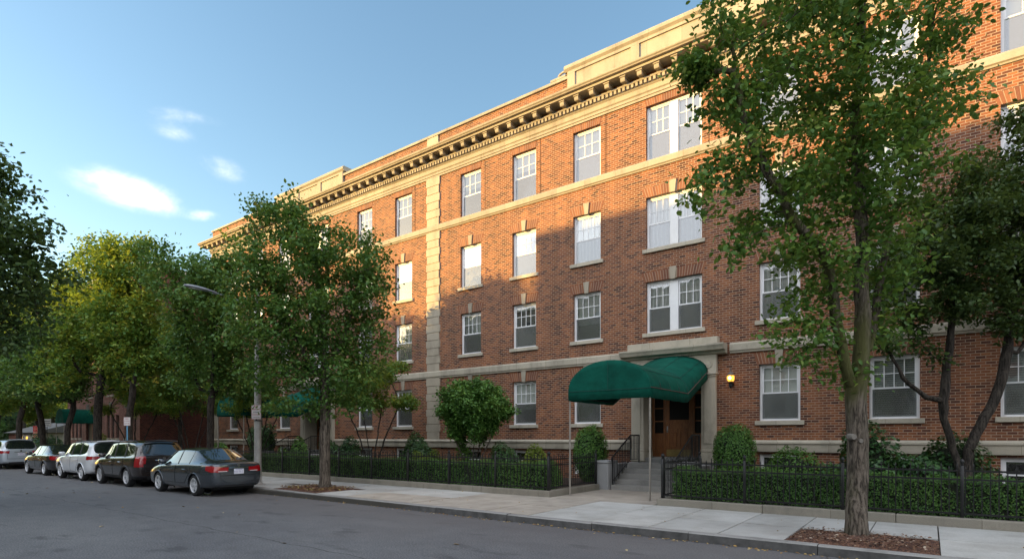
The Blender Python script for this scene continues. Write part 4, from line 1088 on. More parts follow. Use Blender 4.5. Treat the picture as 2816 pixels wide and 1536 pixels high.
def sedan_cage():
    C = []
    def col(x, w_, zl, zs, tops, xs=(0,0,0,0)): C.append((x, w_, zl, zs, tops, xs))
    col(-2.28,.70,.36,.93,[(.60,.965),(.44,.985),(.22,.99),(0,.995)])
    col(-2.12,.83,.26,.98,[(.72,1.02),(.54,1.05),(.28,1.065),(0,1.07)])
    col(-1.72,.895,.22,.98,[(.775,1.015),(.60,1.05),(.30,1.075),(0,1.085)])
    col(-1.62,.90,.21,.975,[(.79,1.005),(.66,1.06),(.32,1.09),(0,1.10)])
    col(-.98,.905,.20,.96,[(.82,.99),(.61,1.37),(.40,1.44),(0,1.455)])
    col(-.85,.905,.20,.96,[(.825,.985),(.625,1.385),(.42,1.455),(0,1.475)])
    col(-.10,.905,.20,.945,[(.83,.97),(.64,1.41),(.43,1.48),(0,1.50)])
    col(.42,.905,.20,.93,[(.82,.955),(.62,1.36),(.42,1.44),(0,1.465)])
    col(1.22,.90,.20,.90,[(.78,.93),(.66,.965),(.34,1.01),(0,1.03)])
    col(1.36,.895,.20,.89,[(.74,.93),(.56,.965),(.30,.985),(0,.995)])
    col(1.85,.86,.22,.80,[(.66,.85),(.48,.88),(.25,.90),(0,.905)])
    col(2.18,.78,.25,.66,[(.58,.72),(.42,.75),(.22,.77),(0,.775)])
    col(2.30,.64,.30,.55,[(.50,.58),(.38,.60),(.2,.61),(0,.615)])
    side = [(4,5,'g'),(5,6,'g'),(6,7,'g'),(7,8,'g')]; back = (3,4); wind = (7,8)
    return C, side, back, wind
def suv_cage(big=0):
    C = []
    def col(x, w_, zl, zs, tops): C.append((x, w_, zl, zs, tops, (0,0,0,0)))
    h = .03*big
    col(-2.30,.76,.42,1.04,[(.70,1.07),(.58,1.09),(.30,1.095),(0,1.10)])
    col(-2.24,.86,.34,1.07,[(.78,1.10),(.70,1.13),(.34,1.14),(0,1.145)])
    col(-1.98,.915,.28,1.08,[(.83,1.12),(.68,1.57+h),(.42,1.645+h),(0,1.665+h)])
    col(-1.84,.92,.26,1.08,[(.84,1.11),(.69,1.59+h),(.46,1.66+h),(0,1.685+h)])
    col(-1.10,.925,.26,1.06,[(.85,1.09),(.71,1.61+h),(.48,1.685+h),(0,1.71+h)])
    col(-.15,.925,.26,1.04,[(.85,1.07),(.71,1.61+h),(.48,1.69+h),(0,1.715+h)])
    col(.50,.92,.26,1.02,[(.84,1.05),(.69,1.55+h),(.46,1.63+h),(0,1.66+h)])
    col(1.22,.915,.26,1.0,[(.80,1.03),(.68,1.07),(.36,1.11),(0,1.125)])
    col(1.36,.91,.26,.99,[(.76,1.03),(.58,1.06),(.30,1.08),(0,1.09)])
    col(1.88,.87,.28,.92,[(.68,.97),(.50,1.0),(.25,1.02),(0,1.025)])
    col(2.20,.79,.32,.78,[(.60,.86),(.44,.90),(.22,.92),(0,.925)])
    col(2.32,.66,.38,.66,[(.52,.70),(.38,.72),(.2,.73),(0,.735)])
    return C, [(3,4,'g'),(4,5,'g'),(5,6,'g'),(6,7,'g')], (1,2), (6,7)

def build_car(name, label, kind, body_m, loc, group, wx=(-1.33,1.33), wr=.325, lights='wide', rails=False, detail=True, sx=1.0, sz=1.0, clad=False, spokes=5, extra=None):
    C, side, back, wind = sedan_cage() if kind == 'sedan' else suv_cage()
    root = empty(name, loc, math.pi, label, 'car', group)
    rows = 10; V = []; F = []; FM = []
    for (x, w_, zl, zs, tops, xs) in C:
        x *= sx
        m1, m2 = zl+.10, (zl+.10)*.45+zs*.55
        pts = [(x,0,zl),(x,w_*.80,zl),(x,w_*.965,zl+.05),(x,w_*1.0,m2-.12),(x,w_*.995,m2+.10),(x,w_*.955,zs)] + [(x+xs[i], tops[i][0], tops[i][1]) for i in range(4)]
        pts = [(a,b_,c*sz) for a,b_,c in pts]
        V.append(pts)
    n = len(C); vs = []; idx = {}
    for s in (1,-1):
        for i in range(n):
            for j in range(rows):
                if s == -1 and j in (0, rows-1): idx[(s,i,j)] = idx[(1,i,j)]; continue
                p = V[i][j]; idx[(s,i,j)] = len(vs); vs.append((p[0], p[1]*s, p[2]))
    for s in (1,-1):
        for i in range(n-1):
            for j in range(rows-1):
                f = (idx[(s,i,j)], idx[(s,i+1,j)], idx[(s,i+1,j+1)], idx[(s,i,j+1)])
                mi = 0
                if j == 6 and any(a <= i < b_ for a, b_, _ in side): mi = 1
                if j in (7,8) and i == back[0]: mi = 2
                if j in (7,8) and i == wind[0]: mi = 3
                F.append(f if s == 1 else f[::-1]); FM.append(mi)
    for i in (0, n-1):
        for j in range(rows-1):
            f = [idx[(1,i,j)], idx[(1,i,j+1)], idx[(-1,i,j+1)], idx[(-1,i,j)]]
            g = []; [g.append(q) for q in f if q not in g]
            F.append(tuple(g if i == 0 else g[::-1])); FM.append(0)
    me = bpy.data.meshes.new('cage'); me.from_pydata(vs, [], F)
    for _ in range(4): me.materials.append(body_m)
    me.polygons.foreach_set('material_index', FM)
    bm = bmesh.new(); bm.from_mesh(me); bmesh.ops.recalc_face_normals(bm, faces=bm.faces)
    cl = bm.edges.layers.float.get('crease_edge') or bm.edges.layers.float.new('crease_edge')
    for e in bm.edges:
        ms = {f.material_index for f in e.link_faces}
        if len(ms) > 1: e[cl] = .75
    bm.to_mesh(me); bm.free()
    o = bpy.data.objects.new('cage', me); COL.objects.link(o); md = o.modifiers.new('s','SUBSURF'); md.levels = 4 if detail else 3; md.render_levels = md.levels
    sm = bpy.data.meshes.new_from_object(o.evaluated_get(bpy.context.evaluated_depsgraph_get())); bpy.data.objects.remove(o)
    bm = bmesh.new(); bm.from_mesh(sm)
    wheels = [(wx[0]*sx, wr), (wx[1]*sx, wr)]; ra = wr+.055
    # open wheel arches
    kill = []
    for f in bm.faces:
        c = f.calc_center_median()
        if abs(c.y) > .50:
            for (x0, z0) in wheels:
                if math.hypot(c.x-x0, c.z-z0) < ra: kill.append(f); break
    bmesh.ops.delete(bm, geom=kill, context='FACES')
    for v in bm.verts:
        if abs(v.co.y) > .5 and v.is_boundary:
            for (x0, z0) in wheels:
                d = math.hypot(v.co.x-x0, v.co.z-z0)
                if d < ra+.12: v.co.x = x0+(v.co.x-x0)/d*ra; v.co.z = z0+(v.co.z-z0)/d*ra
    bvh = BVHTree.FromBMesh(bm)
    xr = min(v.co.x for v in bm.verts)
    # material by place: tail lights, number plate recess, sill trim
    for f in bm.faces:
        c = f.calc_center_median(); nx = f.normal
        if f.material_index: continue
        a = abs(c.y)
        if lights == 'wide':
            lo, hi = (.745, .915) if a > .56 else (.765, .895)
            if c.x < xr+.36 and lo+max(0,(c.x-xr-.12))*.25 < c.z/sz < hi+max(0,(c.x-xr))*.1 and a > .30: f.material_index = 4
        elif lights == 'tall':
            if c.x < xr+.26 and .74 < c.z/sz < 1.12 and a > .60+(.08 if c.z/sz < .85 else 0): f.material_index = 4
        elif lights == 'mid':
            if c.x < xr+.34 and .90 < c.z/sz < 1.045 and a > .50: f.material_index = 4
        if c.z < (.33 if not clad else .42)*sz: f.material_index = 5
    me2 = bpy.data.meshes.new('x'); parts = {0:'body',1:'side_window',2:'rear_window',3:'windshield',4:'tail_light',5:'sill_trim'}
    mats = {0:body_m,1:cglass,2:cglass,3:cglass,4:lred,5:trimm if clad or kind!='sedan' else body_m}
    for mi, nm in parts.items():
        for sd in ((1,-1) if mi in (1,4) else (0,)):
            b2 = bm.copy(); bmesh.ops.delete(b2, geom=[f for f in b2.faces if f.material_index != mi or (sd and f.calc_center_median().y*sd < 0)], context='FACES')
            if not b2.faces: b2.free(); continue
            for f in b2.faces: f.material_index = 0
            m3 = bpy.data.meshes.new(nm)
            if mi == 4:
                for v in b2.verts: v.co += v.normal*.006
            b2.to_mesh(m3); b2.free(); m3.materials.append(mats[mi]); smooth_mesh(m3, 180); inst(nm, m3, root)
    def side_y(x, z, s=1):
        h = bvh.ray_cast(Vector((x, 1.5*s, z)), Vector((0,-s,0))); return h[0].y if h[0] else .9*s
    def rear_x(y, z):
        h = bvh.ray_cast(Vector((-3.2, y, z)), Vector((1,0,0))); return h[0].x if h[0] else xr
    # arch lips, liners, underside
    mb = MB(); lips = MB()
    for (x0, z0) in wheels:
        for s in (1,-1):
            pts = []
            for t in range(-2, 23):
                a = math.pi*t/20; X, Z = x0+ra*math.cos(a), z0+ra*math.sin(a)
                if Z < .24*sz: continue
                hy = bvh.find_nearest(Vector((X, .9*s, Z)))[0]; pts.append((X, hy.y+.002*s, Z))
            if len(pts) > 2:
                lips = MB(); lips.tube(pts, .017 if not clad else .035, 6); inst('arch_lip', lips.mesh('arch_lip', trimm if clad else body_m, 60), root)
            vs2 = []; ring = 17
            for t in range(ring):
                a = .02+(math.pi-.04)*t/(ring-1); X, Z = x0+(ra+.01)*math.cos(a), z0+(ra+.01)*math.sin(a)
                vs2 += [(X, s*.86, Z), (X, s*.48, Z)]
            mb.add(vs2, [(2*t,2*t+2,2*t+3,2*t+1) for t in range(ring-1)] + [tuple(2*t+1 for t in range(ring))])
    mb.box((-2.0,-.6,.20),(2.0,.6,.34)); inst('wheel_well', mb.mesh('wheel_well', archm), root)
    # wheels
    tm = MB(); tm.lathe([(wr*.66,-.10),(wr*.92,-.105),(wr*.985,-.085),(wr,-.06),(wr,.06),(wr*.985,.085),(wr*.92,.105),(wr*.70,.10),(wr*.70,-.10),(wr*.66,-.10)], (0,0,0), 32, 'y', False); tmesh = tm.mesh('wheel', tyre, 50)
    rm = MB(); rr_ = wr*.70
    rm.lathe([(rr_,.108),(rr_*.93,.112),(rr_*.90,.085),(rr_*.88,.02)], (0,0,0), 32, 'y', False); rm.lathe([(.0,.085),(.045,.09),(.055,.075),(.055,.04)], (0,0,0), 12, 'y', False)
    for k in range(spokes):
        a = 2*math.pi*k/spokes + .3
        for da, wdt in ((-.12,.024),(.12,.024)) if spokes == 5 else ((0,.028),):
            ca, sa = math.cos(a+da), math.sin(a+da); px, pz = -sa*wdt, ca*wdt
            A = (ca*.04, sa*.04); B = (ca*rr_*.93, sa*rr_*.93)
            q = [(A[0]+px,A[1]+pz),(A[0]-px,A[1]-pz),(B[0]-px*1.2,B[1]-pz*1.2),(B[0]+px*1.2,B[1]+pz*1.2)]
            rm.add([(x,.088,z) for x,z in q]+[(x,.055,z) for x,z in q], [(0,1,2,3),(0,4,5,1),(1,5,6,2),(2,6,7,3),(3,7,4,0)])
    rmesh = rm.mesh('rim', rimm, 40); dk = MB(); dk.lathe([(0,.03),(rr_*.92,.03),(rr_*.98,-.06),(0,-.06)], (0,0,0), 24, 'y', False); dmesh = dk.mesh('brake_disc', archm)
    for (x0, z0) in wheels:
        for s in (1,-1):
            wo = inst('wheel', tmesh, root, (x0, s*.785, z0), 0 if s > 0 else math.pi); inst('rim', rmesh, wo); inst('brake_disc', dmesh, wo)
    # door gaps and handles
    zb = .38*sz; zt = .93*sz if kind == 'sedan' else 1.03*sz
    def gap(pts, r): q = MB(); q.tube(pts, r, 4); inst('panel_gap', q.mesh('panel_gap', gapm), root)
    for s in (1,-1):
        for X in ((1.02,-.02,-1.0) if kind == 'sedan' else (1.0,-.12,-1.05)):
            X *= sx; pts = []
            for t in range(9):
                z = zb+(zt-zb)*t/8; xx = X + (-.16*max(0,1-t/4) if X == min(1.02*sx,X) and X < -.5 else 0) + (0 if X > -.5 else .10*(1-t/8))
                if X < -.5: xx = X + .34*max(0, 1-t/5)
                pts.append((xx, side_y(xx, z, s)+.001*s, z))
            gap(pts, .0055)
        pts = [(X, side_y(X, zb, s)+.001*s, zb) for X in np.linspace(-.62*sx, 1.02*sx, 9)]; gap(pts, .0055)
    # boot lid gap
    if kind == 'sedan':
        for s in (1,-1): gap([(rear_x(.66*s*k, z)-.001, .66*s*k, z) for z, k in ((.95*sz,1),(.80*sz,.96),(.66*sz,.80))], .006)
        gap([(rear_x(y,.64*sz)-.001, y, .64*sz) for y in np.linspace(-.56,.56,9)], .008)
    else:
        for s in (1,-1): gap([(rear_x(.60*s, z)-.001, .60*s, z) for z in np.linspace(.60*sz,1.05*sz,5)], .006)
        gap([(rear_x(y,.60*sz)-.001, y, .60*sz) for y in np.linspace(-.62,.62,9)], .008)
    for s in (1,-1):
        for X in ((-.62,.25) if kind == 'sedan' else (-.72,.2)):
            z = zt-.13; y = side_y(X*sx, z, s); mb = MB(); mb.bbox((X*sx-.09,y-.004 if s > 0 else y-.026,z-.012),(X*sx+.09,y+.026 if s > 0 else y+.004,z+.014),.008); inst('door_handle', mb.mesh('door_handle', chrome if clad else body_m), root)
        # mirror
        X = .88*sx; z = zt+.04; y = side_y(X, z-.03, s); mb = MB(); mb.bbox((X-.05,y-.02*s if s > 0 else y-.20,z-.02),(X+.09,y+.20 if s > 0 else y+.02,z+.13),.03); inst('wing_mirror', mb.mesh('wing_mirror', body_m, 60), root)
    # pillars over the glass
    mb = MB()
    for s in (1,-1):
        def p3(i, j): q = V[i][j]; return Vector((q[0], q[1]*s, q[2]))
        a0, a1 = p3(wind[1],7), p3(wind[0],7)
        H = [bvh.find_nearest(a0.lerp(a1, t)) for t in (0,.25,.5,.75,1)]
        mb = MB(); mb.tube([h[0]+h[1]*.004 for h in H], .032, 6); inst('pillar', mb.mesh('pillar', body_m if kind == 'sedan' else trimm, 60), root)
        iB = 6 if kind == 'sedan' else 5
        for i, rad in ((iB, .03), (5, .022) if kind == 'sedan' else (4, .032)):
            H = [bvh.find_nearest(p3(i,6).lerp(p3(i,7), t)) for t in (0,.33,.66,1)]; mb = MB(); mb.tube([h[0]-h[1]*.012 for h in H], rad, 6); inst('pillar', mb.mesh('pillar', body_m if kind == 'sedan' else trimm, 60), root)
    # plate, badge bar, reflectors, lower bumper
    zp = (.76 if kind == 'sedan' else .86)*sz; xp = rear_x(0, zp)
    pl = MB(); pl.bbox((xp-.018,-.155,zp-.078),(xp-.004,.155,zp+.078),.003); po = inst('number_plate', pl.mesh('number_plate', platem), root)
    ch = MB(); rs = random.Random(len(label))
    for k in range(6):
        y = -.118+k*.047+(.01 if k > 2 else 0)
        for seg in rs.sample([(0,.0,.006,.05),(.022,0,.028,.05),(0,.044,.028,.05),(0,.022,.028,.028),(0,0,.028,.006)], 3):
            ch.box((xp-.0215,y+seg[0],zp-.032+seg[1]),(xp-.0182,y+seg[2],zp-.032+seg[3]))
    ch.box((xp-.0215,-.10,zp+.045),(xp-.0182,.10,zp+.058)); inst('characters', ch.mesh('characters', platet), po)
    mb = MB(); zc = zp+.115; mb.tube([(rear_x(y,zc)-.012, y, zc) for y in np.linspace(-.30,.30,9)], .014, 6); inst('chrome_bar', mb.mesh('chrome_bar', chrome, 50), root)
    mb = MB(); mb.lathe([(.0,-.008),(.045,-.008),(.045,.004)], (rear_x(0,zc+.075)-.002,0,zc+.075), 14, 'x'); inst('badge', mb.mesh('badge', chrome), root)
    mb = MB(); zl = .30*sz
    ys = np.linspace(-.54,.54,9); P1 = [(rear_x(y,.42*sz)-.003, y) for y in ys]
    vs3 = [(x,y,.43*sz) for x,y in P1]+[(x+.05,y,.29*sz) for x,y in P1]; mb.add(vs3, [(i,i+1,i+10,i+9) for i in range(8)])
    inst('lower_bumper', mb.mesh('lower_bumper', trimm, 60), root)
    if kind == 'sedan' and lights == 'wide':
        for s in (1,-1):
            pts = [(rear_x(y*s,.770*sz)-.010, y*s, .770*sz) for y in np.linspace(.36,.62,6)]; mb = MB(); mb.tube(pts, .012, 6); inst('reversing_light', mb.mesh('reversing_light', lclear, 60), root)
    if kind != 'sedan':
        mb = MB(); pts = [(-2.02*sx,y,1.645*sz+.035-abs(y)*.05) for y in np.linspace(-.55,.55,7)]
        mb.tube([(a-.06,b_,c) for a,b_,c in pts], .035, 8); inst('roof_spoiler', mb.mesh('roof_spoiler', body_m, 60), root)
        mb = MB(); mb.tube([(rear_x(0,1.16*sz)-.01,-.05,1.15*sz),(rear_x(.1,1.2*sz)-.015,.35,1.19*sz)], .008, 5); inst('rear_wiper', mb.mesh('rear_wiper', trimm), root)
    if rails:
        for s in (1,-1):
            mb = MB(); pts = [bvh.ray_cast(Vector((X, .60*s, 2.5)), Vector((0,0,-1)))[0] for X in np.linspace(-1.65,.25,8)]
            pts = [p+Vector((0,0,.045 if 0 < i < 7 else -.005)) for i, p in enumerate(pts)]; mb.tube(pts, .016, 6); inst('roof_rail', mb.mesh('roof_rail', trimm, 60), root)
    h = bvh.ray_cast(Vector((-.95*sx if kind=='sedan' else -1.8*sx, 0, 2.5)), Vector((0,0,-1)))[0]
    mb = MB(); mb.tube([h+Vector((0,0,-.01)), h+Vector((-.05,0,.035)), h+Vector((-.14,0,.14))], [.022,.012,.004], 6); inst('aerial', mb.mesh('aerial', trimm), root)
    # head lights
    for s in (1,-1):
        zf = (.62 if kind == 'sedan' else .78)*sz; pts = []
        for X in (2.18,2.08,1.95): pts.append((X*sx, side_y(X*sx, zf, s)-.032*s, zf))
        mb = MB(); mb.tube(pts, [.04,.045,.03], 8); inst('headlight', mb.mesh('headlight', lclear, 60), root)
    bm.free(); return root
GR = 'cars parked along the kerb'
pg = paint('grey metallic paint', (.055,.066,.078), .5, .24); pb = paint('brown metallic paint', (.042,.034,.032), .5, .22)
pw = paint('white pearl paint', (.62,.64,.66), .05, .25); pn = paint('taupe metallic paint', (.035,.032,.034), .5, .22); ps = paint('silver blue paint', (.42,.47,.52), .4, .3)
build_car('parked_car', 'dark grey metallic sedan with red tail lights, nearest of the parked cars', 'sedan', pg, (-19.55,9.20,0), GR, wx=(-1.28,1.22))
build_car('parked_car', 'dark brown SUV with tall red tail lights parked just ahead of the grey sedan', 'suv', pb, (-24.95,9.27,0), GR, wx=(-1.32,1.25), wr=.35, lights='tall', rails=True, clad=True)
build_car('parked_car', 'white SUV parked between the brown SUV and the dark taupe sedan', 'suv', pw, (-29.75,9.32,0), GR, wx=(-1.34,1.24), wr=.35, lights='mid', detail=False, sz=.985, spokes=7, rails=True)
build_car('parked_car', 'dark taupe sedan parked ahead of the white SUV', 'sedan', pn, (-35.1,9.45,0), GR, wx=(-1.30,1.28), detail=False, lights='wide', sx=1.03)
build_car('parked_car', 'silver blue SUV at the far left end of the parked row', 'suv', ps, (-44.2,9.6,0), GR, wx=(-1.34,1.26), wr=.35, lights='mid', detail=False)
# ------------------------------------------------------------------ neighbouring and far buildings
b2 = empty('brick_building', (-53.5,17.2,0), 0, 'rose brick apartment building with narrow windows and a small green awning beyond the trees', 'building')
Y2 = 17.2; hs = []; wl = []
groups = [(-58.9,3),(-51.0,3),(-48.0,2),(-55.9,2)]
for fl, (z0, z1) in enumerate([(1.75,3.55),(5.1,6.9),(8.4,10.1),(11.4,12.9)]):
    for gx, n in groups:
        if fl == 0 and gx == -55.9: continue
        for i in range(n):
            x = gx+(i-(n-1)/2)*.92; hs.append((x-.28,x+.28,z0,z1)); wl.append((x,z0,z1))
hs.append((-56.7,-55.4,.9,3.2))
mb = MB(); sheet_with_holes(mb, -61.2, -46.0, 0, 14.2, Y2, hs, .2)
mb.box((-61.2,Y2+.7,0),(-46.3,32,14.1))
me = mb.mesh('wall', brick_pk, False, b2.location); inst('wall', me, b2)
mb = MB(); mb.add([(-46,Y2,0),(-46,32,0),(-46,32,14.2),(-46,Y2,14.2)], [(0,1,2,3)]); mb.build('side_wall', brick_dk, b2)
mb = MB(); mb.box((-61.2,Y2-.05,14.2),(-46,Y2+.4,14.6)); mb.box((-46.4,Y2-.0,14.2),(-45.95,32,14.55)); mb.build('coping', stone2, b2)
sm_ = MB(); sm_.bbox((-.34,-.07,-.14),(.34,.05,0),.01); sm_ = sm_.mesh('sill', stone2)
fm = {}
for (x,z0,z1) in wl:
    h = z1-z0
    if round(h,1) not in fm:
        q = MB(); q.box((-.28,.08,0),(-.23,.14,h)); q.box((.23,.08,0),(.28,.14,h)); q.box((-.23,.08,h-.06),(.23,.14,h)); q.box((-.23,.08,0),(.23,.14,.05)); q.box((-.23,.09,h*.5-.03),(.23,.14,h*.5+.02))
        g = MB(); g.add([(-.23,.115,.05),(.23,.115,.05),(.23,.115,h-.06),(-.23,.115,h-.06)], [(0,1,2,3)]); fm[round(h,1)] = (q.mesh('window', simple('brown window frame', (.12,.08,.07), .6)), g.mesh('pane', glass))
    wo = inst('window', fm[round(h,1)][0], b2, (x+53.5,0,z0)); inst('pane', fm[round(h,1)][1], wo); inst('sill', sm_, wo)
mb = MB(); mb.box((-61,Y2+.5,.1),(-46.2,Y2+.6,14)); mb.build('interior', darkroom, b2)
mb = MB()
for gx, n in groups:
    for z in (4.35, 7.7): mb.box((gx-.75,Y2-.02,z-.35),(gx-.1,Y2+.02,z+.2))
mb.build('air_grille', simple('grille grey', (.16,.14,.13), .6), b2)
mb = MB(); mb.box((-56.65,Y2+.12,.95),(-55.45,Y2+.2,3.2)); mb.build('door', simple('brown door paint', (.06,.035,.03), .4), b2)
mb = MB(); 
n = 14; vs = []
for yy, s in ((15.2,1),(Y2-.01,1)):
    for i in range(n+1):
        a = math.pi*(1-i/n); vs.append((-56.0+.95*math.cos(a), yy, 3.2+.9*math.sin(a)))
    vs += [(-56+.95,yy,2.95),(-56-.95,yy,2.95)]
k = n+3; mb.add(vs, [(i,(i+1)%k,(i+1)%k+k,i+k) for i in range(k-2)]+[(k-1,0,k,2*k-1), tuple(range(k))]); mb.build('awning', canvas, b2, smooth=30)
mb = MB(); 
for px in (-55.1,-56.9): mb = MB(); mb.tube([(px,15.25,.1),(px,15.25,2.95)], .03, 8); mb.build('awning_pole', canpole, b2)
r = empty('hanging_sign', (-57.9,14.9,3.0), R(30), 'small white board sign hanging left of the far green awning', 'sign')
mb = MB(); mb.bbox((-.36,-.03,-.30),(.36,.03,.30),.02); inst('board', mb.mesh('board', signw), r)
for i, (z, w2) in enumerate(((.13,.22),(-.03,.27),(-.17,.18))):
    q = MB(); rs = random.Random(i)
    x = -w2
    while x < w2: l = rs.uniform(.03,.07); q.box((x,-.036,z-.03),(x+l,-.031,z+.03)); x += l+.02
    inst('lettering', q.mesh('lettering', greyp), r)
mb = MB(); mb.box((-.02,-.02,-2.85),(.02,.02,-.301)); inst('post', mb.mesh('post', iron), r)

# low house, red billboard and kiosk at the end of the street
h = empty('low_house', (-84,20.5,0), 0, 'low pale house with grey pitched roof at the far end of the street', 'house')
beige = simple('cream render', (.42,.38,.31), .85); roofm = simple('grey shingle', (.13,.125,.12), .9)
mb = MB(); mb.box((-90,19.5,0),(-79,27,2.35)); mb.build('wall', beige, h)
mb = MB(); mb.box((-90.02,19.46,1.1),(-85.5,19.49,2.2)); mb.build('brick_panel', brick_dk, h)
mb = MB(); mb.prism([(19.0,2.35),(23.2,3.6),(27.4,2.35)], -90.5, -78.5); mb.build('roof', roofm, h)
for x in (-84.6,-82.6,-80.4):
    mb = MB(); mb.bbox((x-.45,19.44,.9),(x+.45,19.49,2.0),.01); w0 = mb.build('window', white, h); mb = MB(); mb.box((x-.36,19.425,.98),(x+.36,19.438,1.92)); mb.build('pane', cglass, w0)
h = empty('red_billboard', (-74.6,18.4,0), R(35), 'small red and salmon painted board standing by the far hedge', 'board')
sal = simple('salmon board', (.75,.28,.20), .5); rd = simple('red board', (.62,.03,.03), .5)
mb = MB(); mb.bbox((-.42,-.04,1.55),(.42,.04,2.42),.01); inst('lower_board', mb.mesh('lower_board', sal), h)
mb = MB(); mb.bbox((-.42,-.05,2.43),(.42,.05,3.0),.01); inst('upper_board', mb.mesh('upper_board', rd), h)
mb = MB(); [mb.box((-.35,-.056,2.66),(.35,-.051,2.72))]; mb.box((-.28,-.056,2.5),(-.16,-.051,2.9)); mb.box((.0,-.056,2.5),(.12,-.051,2.9)); inst('markings', mb.mesh('markings', sal), h)
mb = MB(); mb.box((-.38,-.03,0),(-.32,.03,1.55)); mb.box((.32,-.03,0),(.38,.03,1.55)); inst('leg', mb.mesh('leg', iron), h)
h = empty('blue_kiosk', (-66,16.6,0), R(30), 'dark blue kiosk cabinet with pale post beside the far pavement', 'cabinet')
mb = MB(); mb.bbox((-.7,-.4,.1),(.7,.4,1.55),.04); inst('cabinet', mb.mesh('cabinet', simple('navy paint', (.02,.035,.07), .5)), h)
mb = MB(); mb.bbox((-.78,-.48,1.551),(.78,.48,1.64),.02); inst('lid', mb.mesh('lid', simple('dark roof', (.05,.05,.06), .6)), h)
mb = MB(); mb.bbox((-.06,-.47,.1),(.06,-.402,1.55),.01); inst('pale_post', mb.mesh('pale_post', bluep), h)

# ------------------------------------------------------------------ across the street (stands behind the viewer; its roof line shades the lower floors)
op_pale = brick_mat('pale buff brick', [(.42,.34,.26),(.52,.44,.34),(.6,.5,.4)], (.6,.55,.5))
def opposite(x0, x1, y0, top, lab, mat, seed):
    o = empty('opposite_building', ((x0+x1)/2, y0, 0), 0, lab, 'building'); mb = MB()
    hs = []; ws = []; nf = int(top/3.1)
    x = x0+1.6
    while x < x1-1.2:
        for f in range(nf): hs.append((x-.6,x+.6,1.2+f*3.1,3.0+f*3.1))
        x += 2.8
    # front faces the street (towards +y)
    xs_ = sorted({x0,x1,*[q[0] for q in hs],*[q[1] for q in hs]}); zs = sorted({0,top,*[q[2] for q in hs],*[q[3] for q in hs]})
    for a, b_ in zip(xs_[:-1], xs_[1:]):
        for c, d in zip(zs[:-1], zs[1:]):
            if any(q[0] < (a+b_)/2 < q[1] and q[2] < (c+d)/2 < q[3] for q in hs): continue
            mb.add([(a,y0,c),(b_,y0,c),(b_,y0,d),(a,y0,d)], [(0,3,2,1)])
    mb.box((x0,y0-12,0),(x1,y0-.3,top)); o2 = mb.build('wall', mat, o)
    mb = MB()
    for q in hs: mb.box((q[0],y0-.2,q[2]),(q[1],y0-.15,q[3]))
    mb.build('window_band', cglass, o)
    mb = MB(); mb.box((x0-.2,y0-12,top),(x1+.2,y0+.3,top+.35)); mb.build('cornice', stone2, o)
    return o
opposite(-71, 40, -30, 20.2, 'tall buff brick apartment building across the street whose roof line shades the facade', op_pale, 1)
opposite(-300, -68, -32, 17.4, 'lower brick building across the street left of the tall buff one', brick_dk, 2)
# ------------------------------------------------------------------ trees
def V3(base, u, v, depth, dd=0):
    p = at(u, v, depth+dd) - Vector(base); return (p.x, p.y, p.z)
# big street tree on the right
B = (-.98, 11.0, .15); dp = 9.6
q = lambda u, v, dd=0: V3(B, u, v, dp, dd)
paths = [(-1, [(0,0,-.02),(0,0,.3),q(2158,1200),q(2156,1080),q(2152,1010)]),
         (-2, [q(2165,930),q(2172,800),q(2168,640),q(2160,480),q(2150,330,.3),q(2170,150,.2),q(2160,-60),q(2150,-300)], (.14,.05)),
         (-2, [q(2138,960,-.08),q(2118,860,-.14),q(2100,760,-.2),q(2075,640,-.3),q(2000,560,-.4),q(1930,430,-.5),q(1870,300,-.5),q(1840,120,-.4)], (.095,.03)),
         (-2, [q(2185,880,.1),q(2215,700,.2),q(2240,560,.3),q(2290,400,.3),q(2330,200,.3),q(2350,40,.2)], (.075,.025))]
bl = iblobs(B, dp, [(1800,90,60,110,-.3,.8),(1880,250,120,140,-.2,1.2),(1775,240,70,60,-.3,.6),(1830,420,120,80,-.4,.9),(1760,480,60,80,-.5,.6),(1960,500,130,110,0,1.3),
      (2080,120,190,220,0,1.7),(2250,330,130,190,.2,1.6),(2330,130,110,150,.2,1.1),(2130,420,170,160,0,1.7),(1890,610,90,55,-.4,.8),(2060,690,110,90,-.2,1.1),
      (2210,640,110,130,.2,1.3),(1990,850,95,110,-.2,.8),(2110,930,70,45,0,.5),(2230,820,60,70,.2,.6),(2080,-200,300,150,0,2.0),(2410,240,50,60,.1,.4),(2380,420,50,60,.1,.5),(2370,550,40,40,.2,.4)])
big = make_tree('street_tree', 'large leafy street tree with mossy bark, nearest the viewer on the right', 'tree', B, paths, bl, 1500, .105, 32000, .162, bark_moss, G1, 'street trees', 3, step=.2, spread=.15, dk=.32, di=1.2, basis=CB, tip=.0045, thin=.02, flare=1.16)
mb = MB()
for (u, v, s) in ((2148,1098,.05),(2166,1108,.04)):
    p = at(u, v, dp-.16); dirv = -DV
    mb.tube([p - dirv*.12, p+dirv*.0, p+dirv*.012], [s*1.2,s*1.0,s*.85], 12)
mb.build('branch_stub', simple('cut wood', (.15,.135,.115), .9, var=.3, vs=30), big, smooth=40)

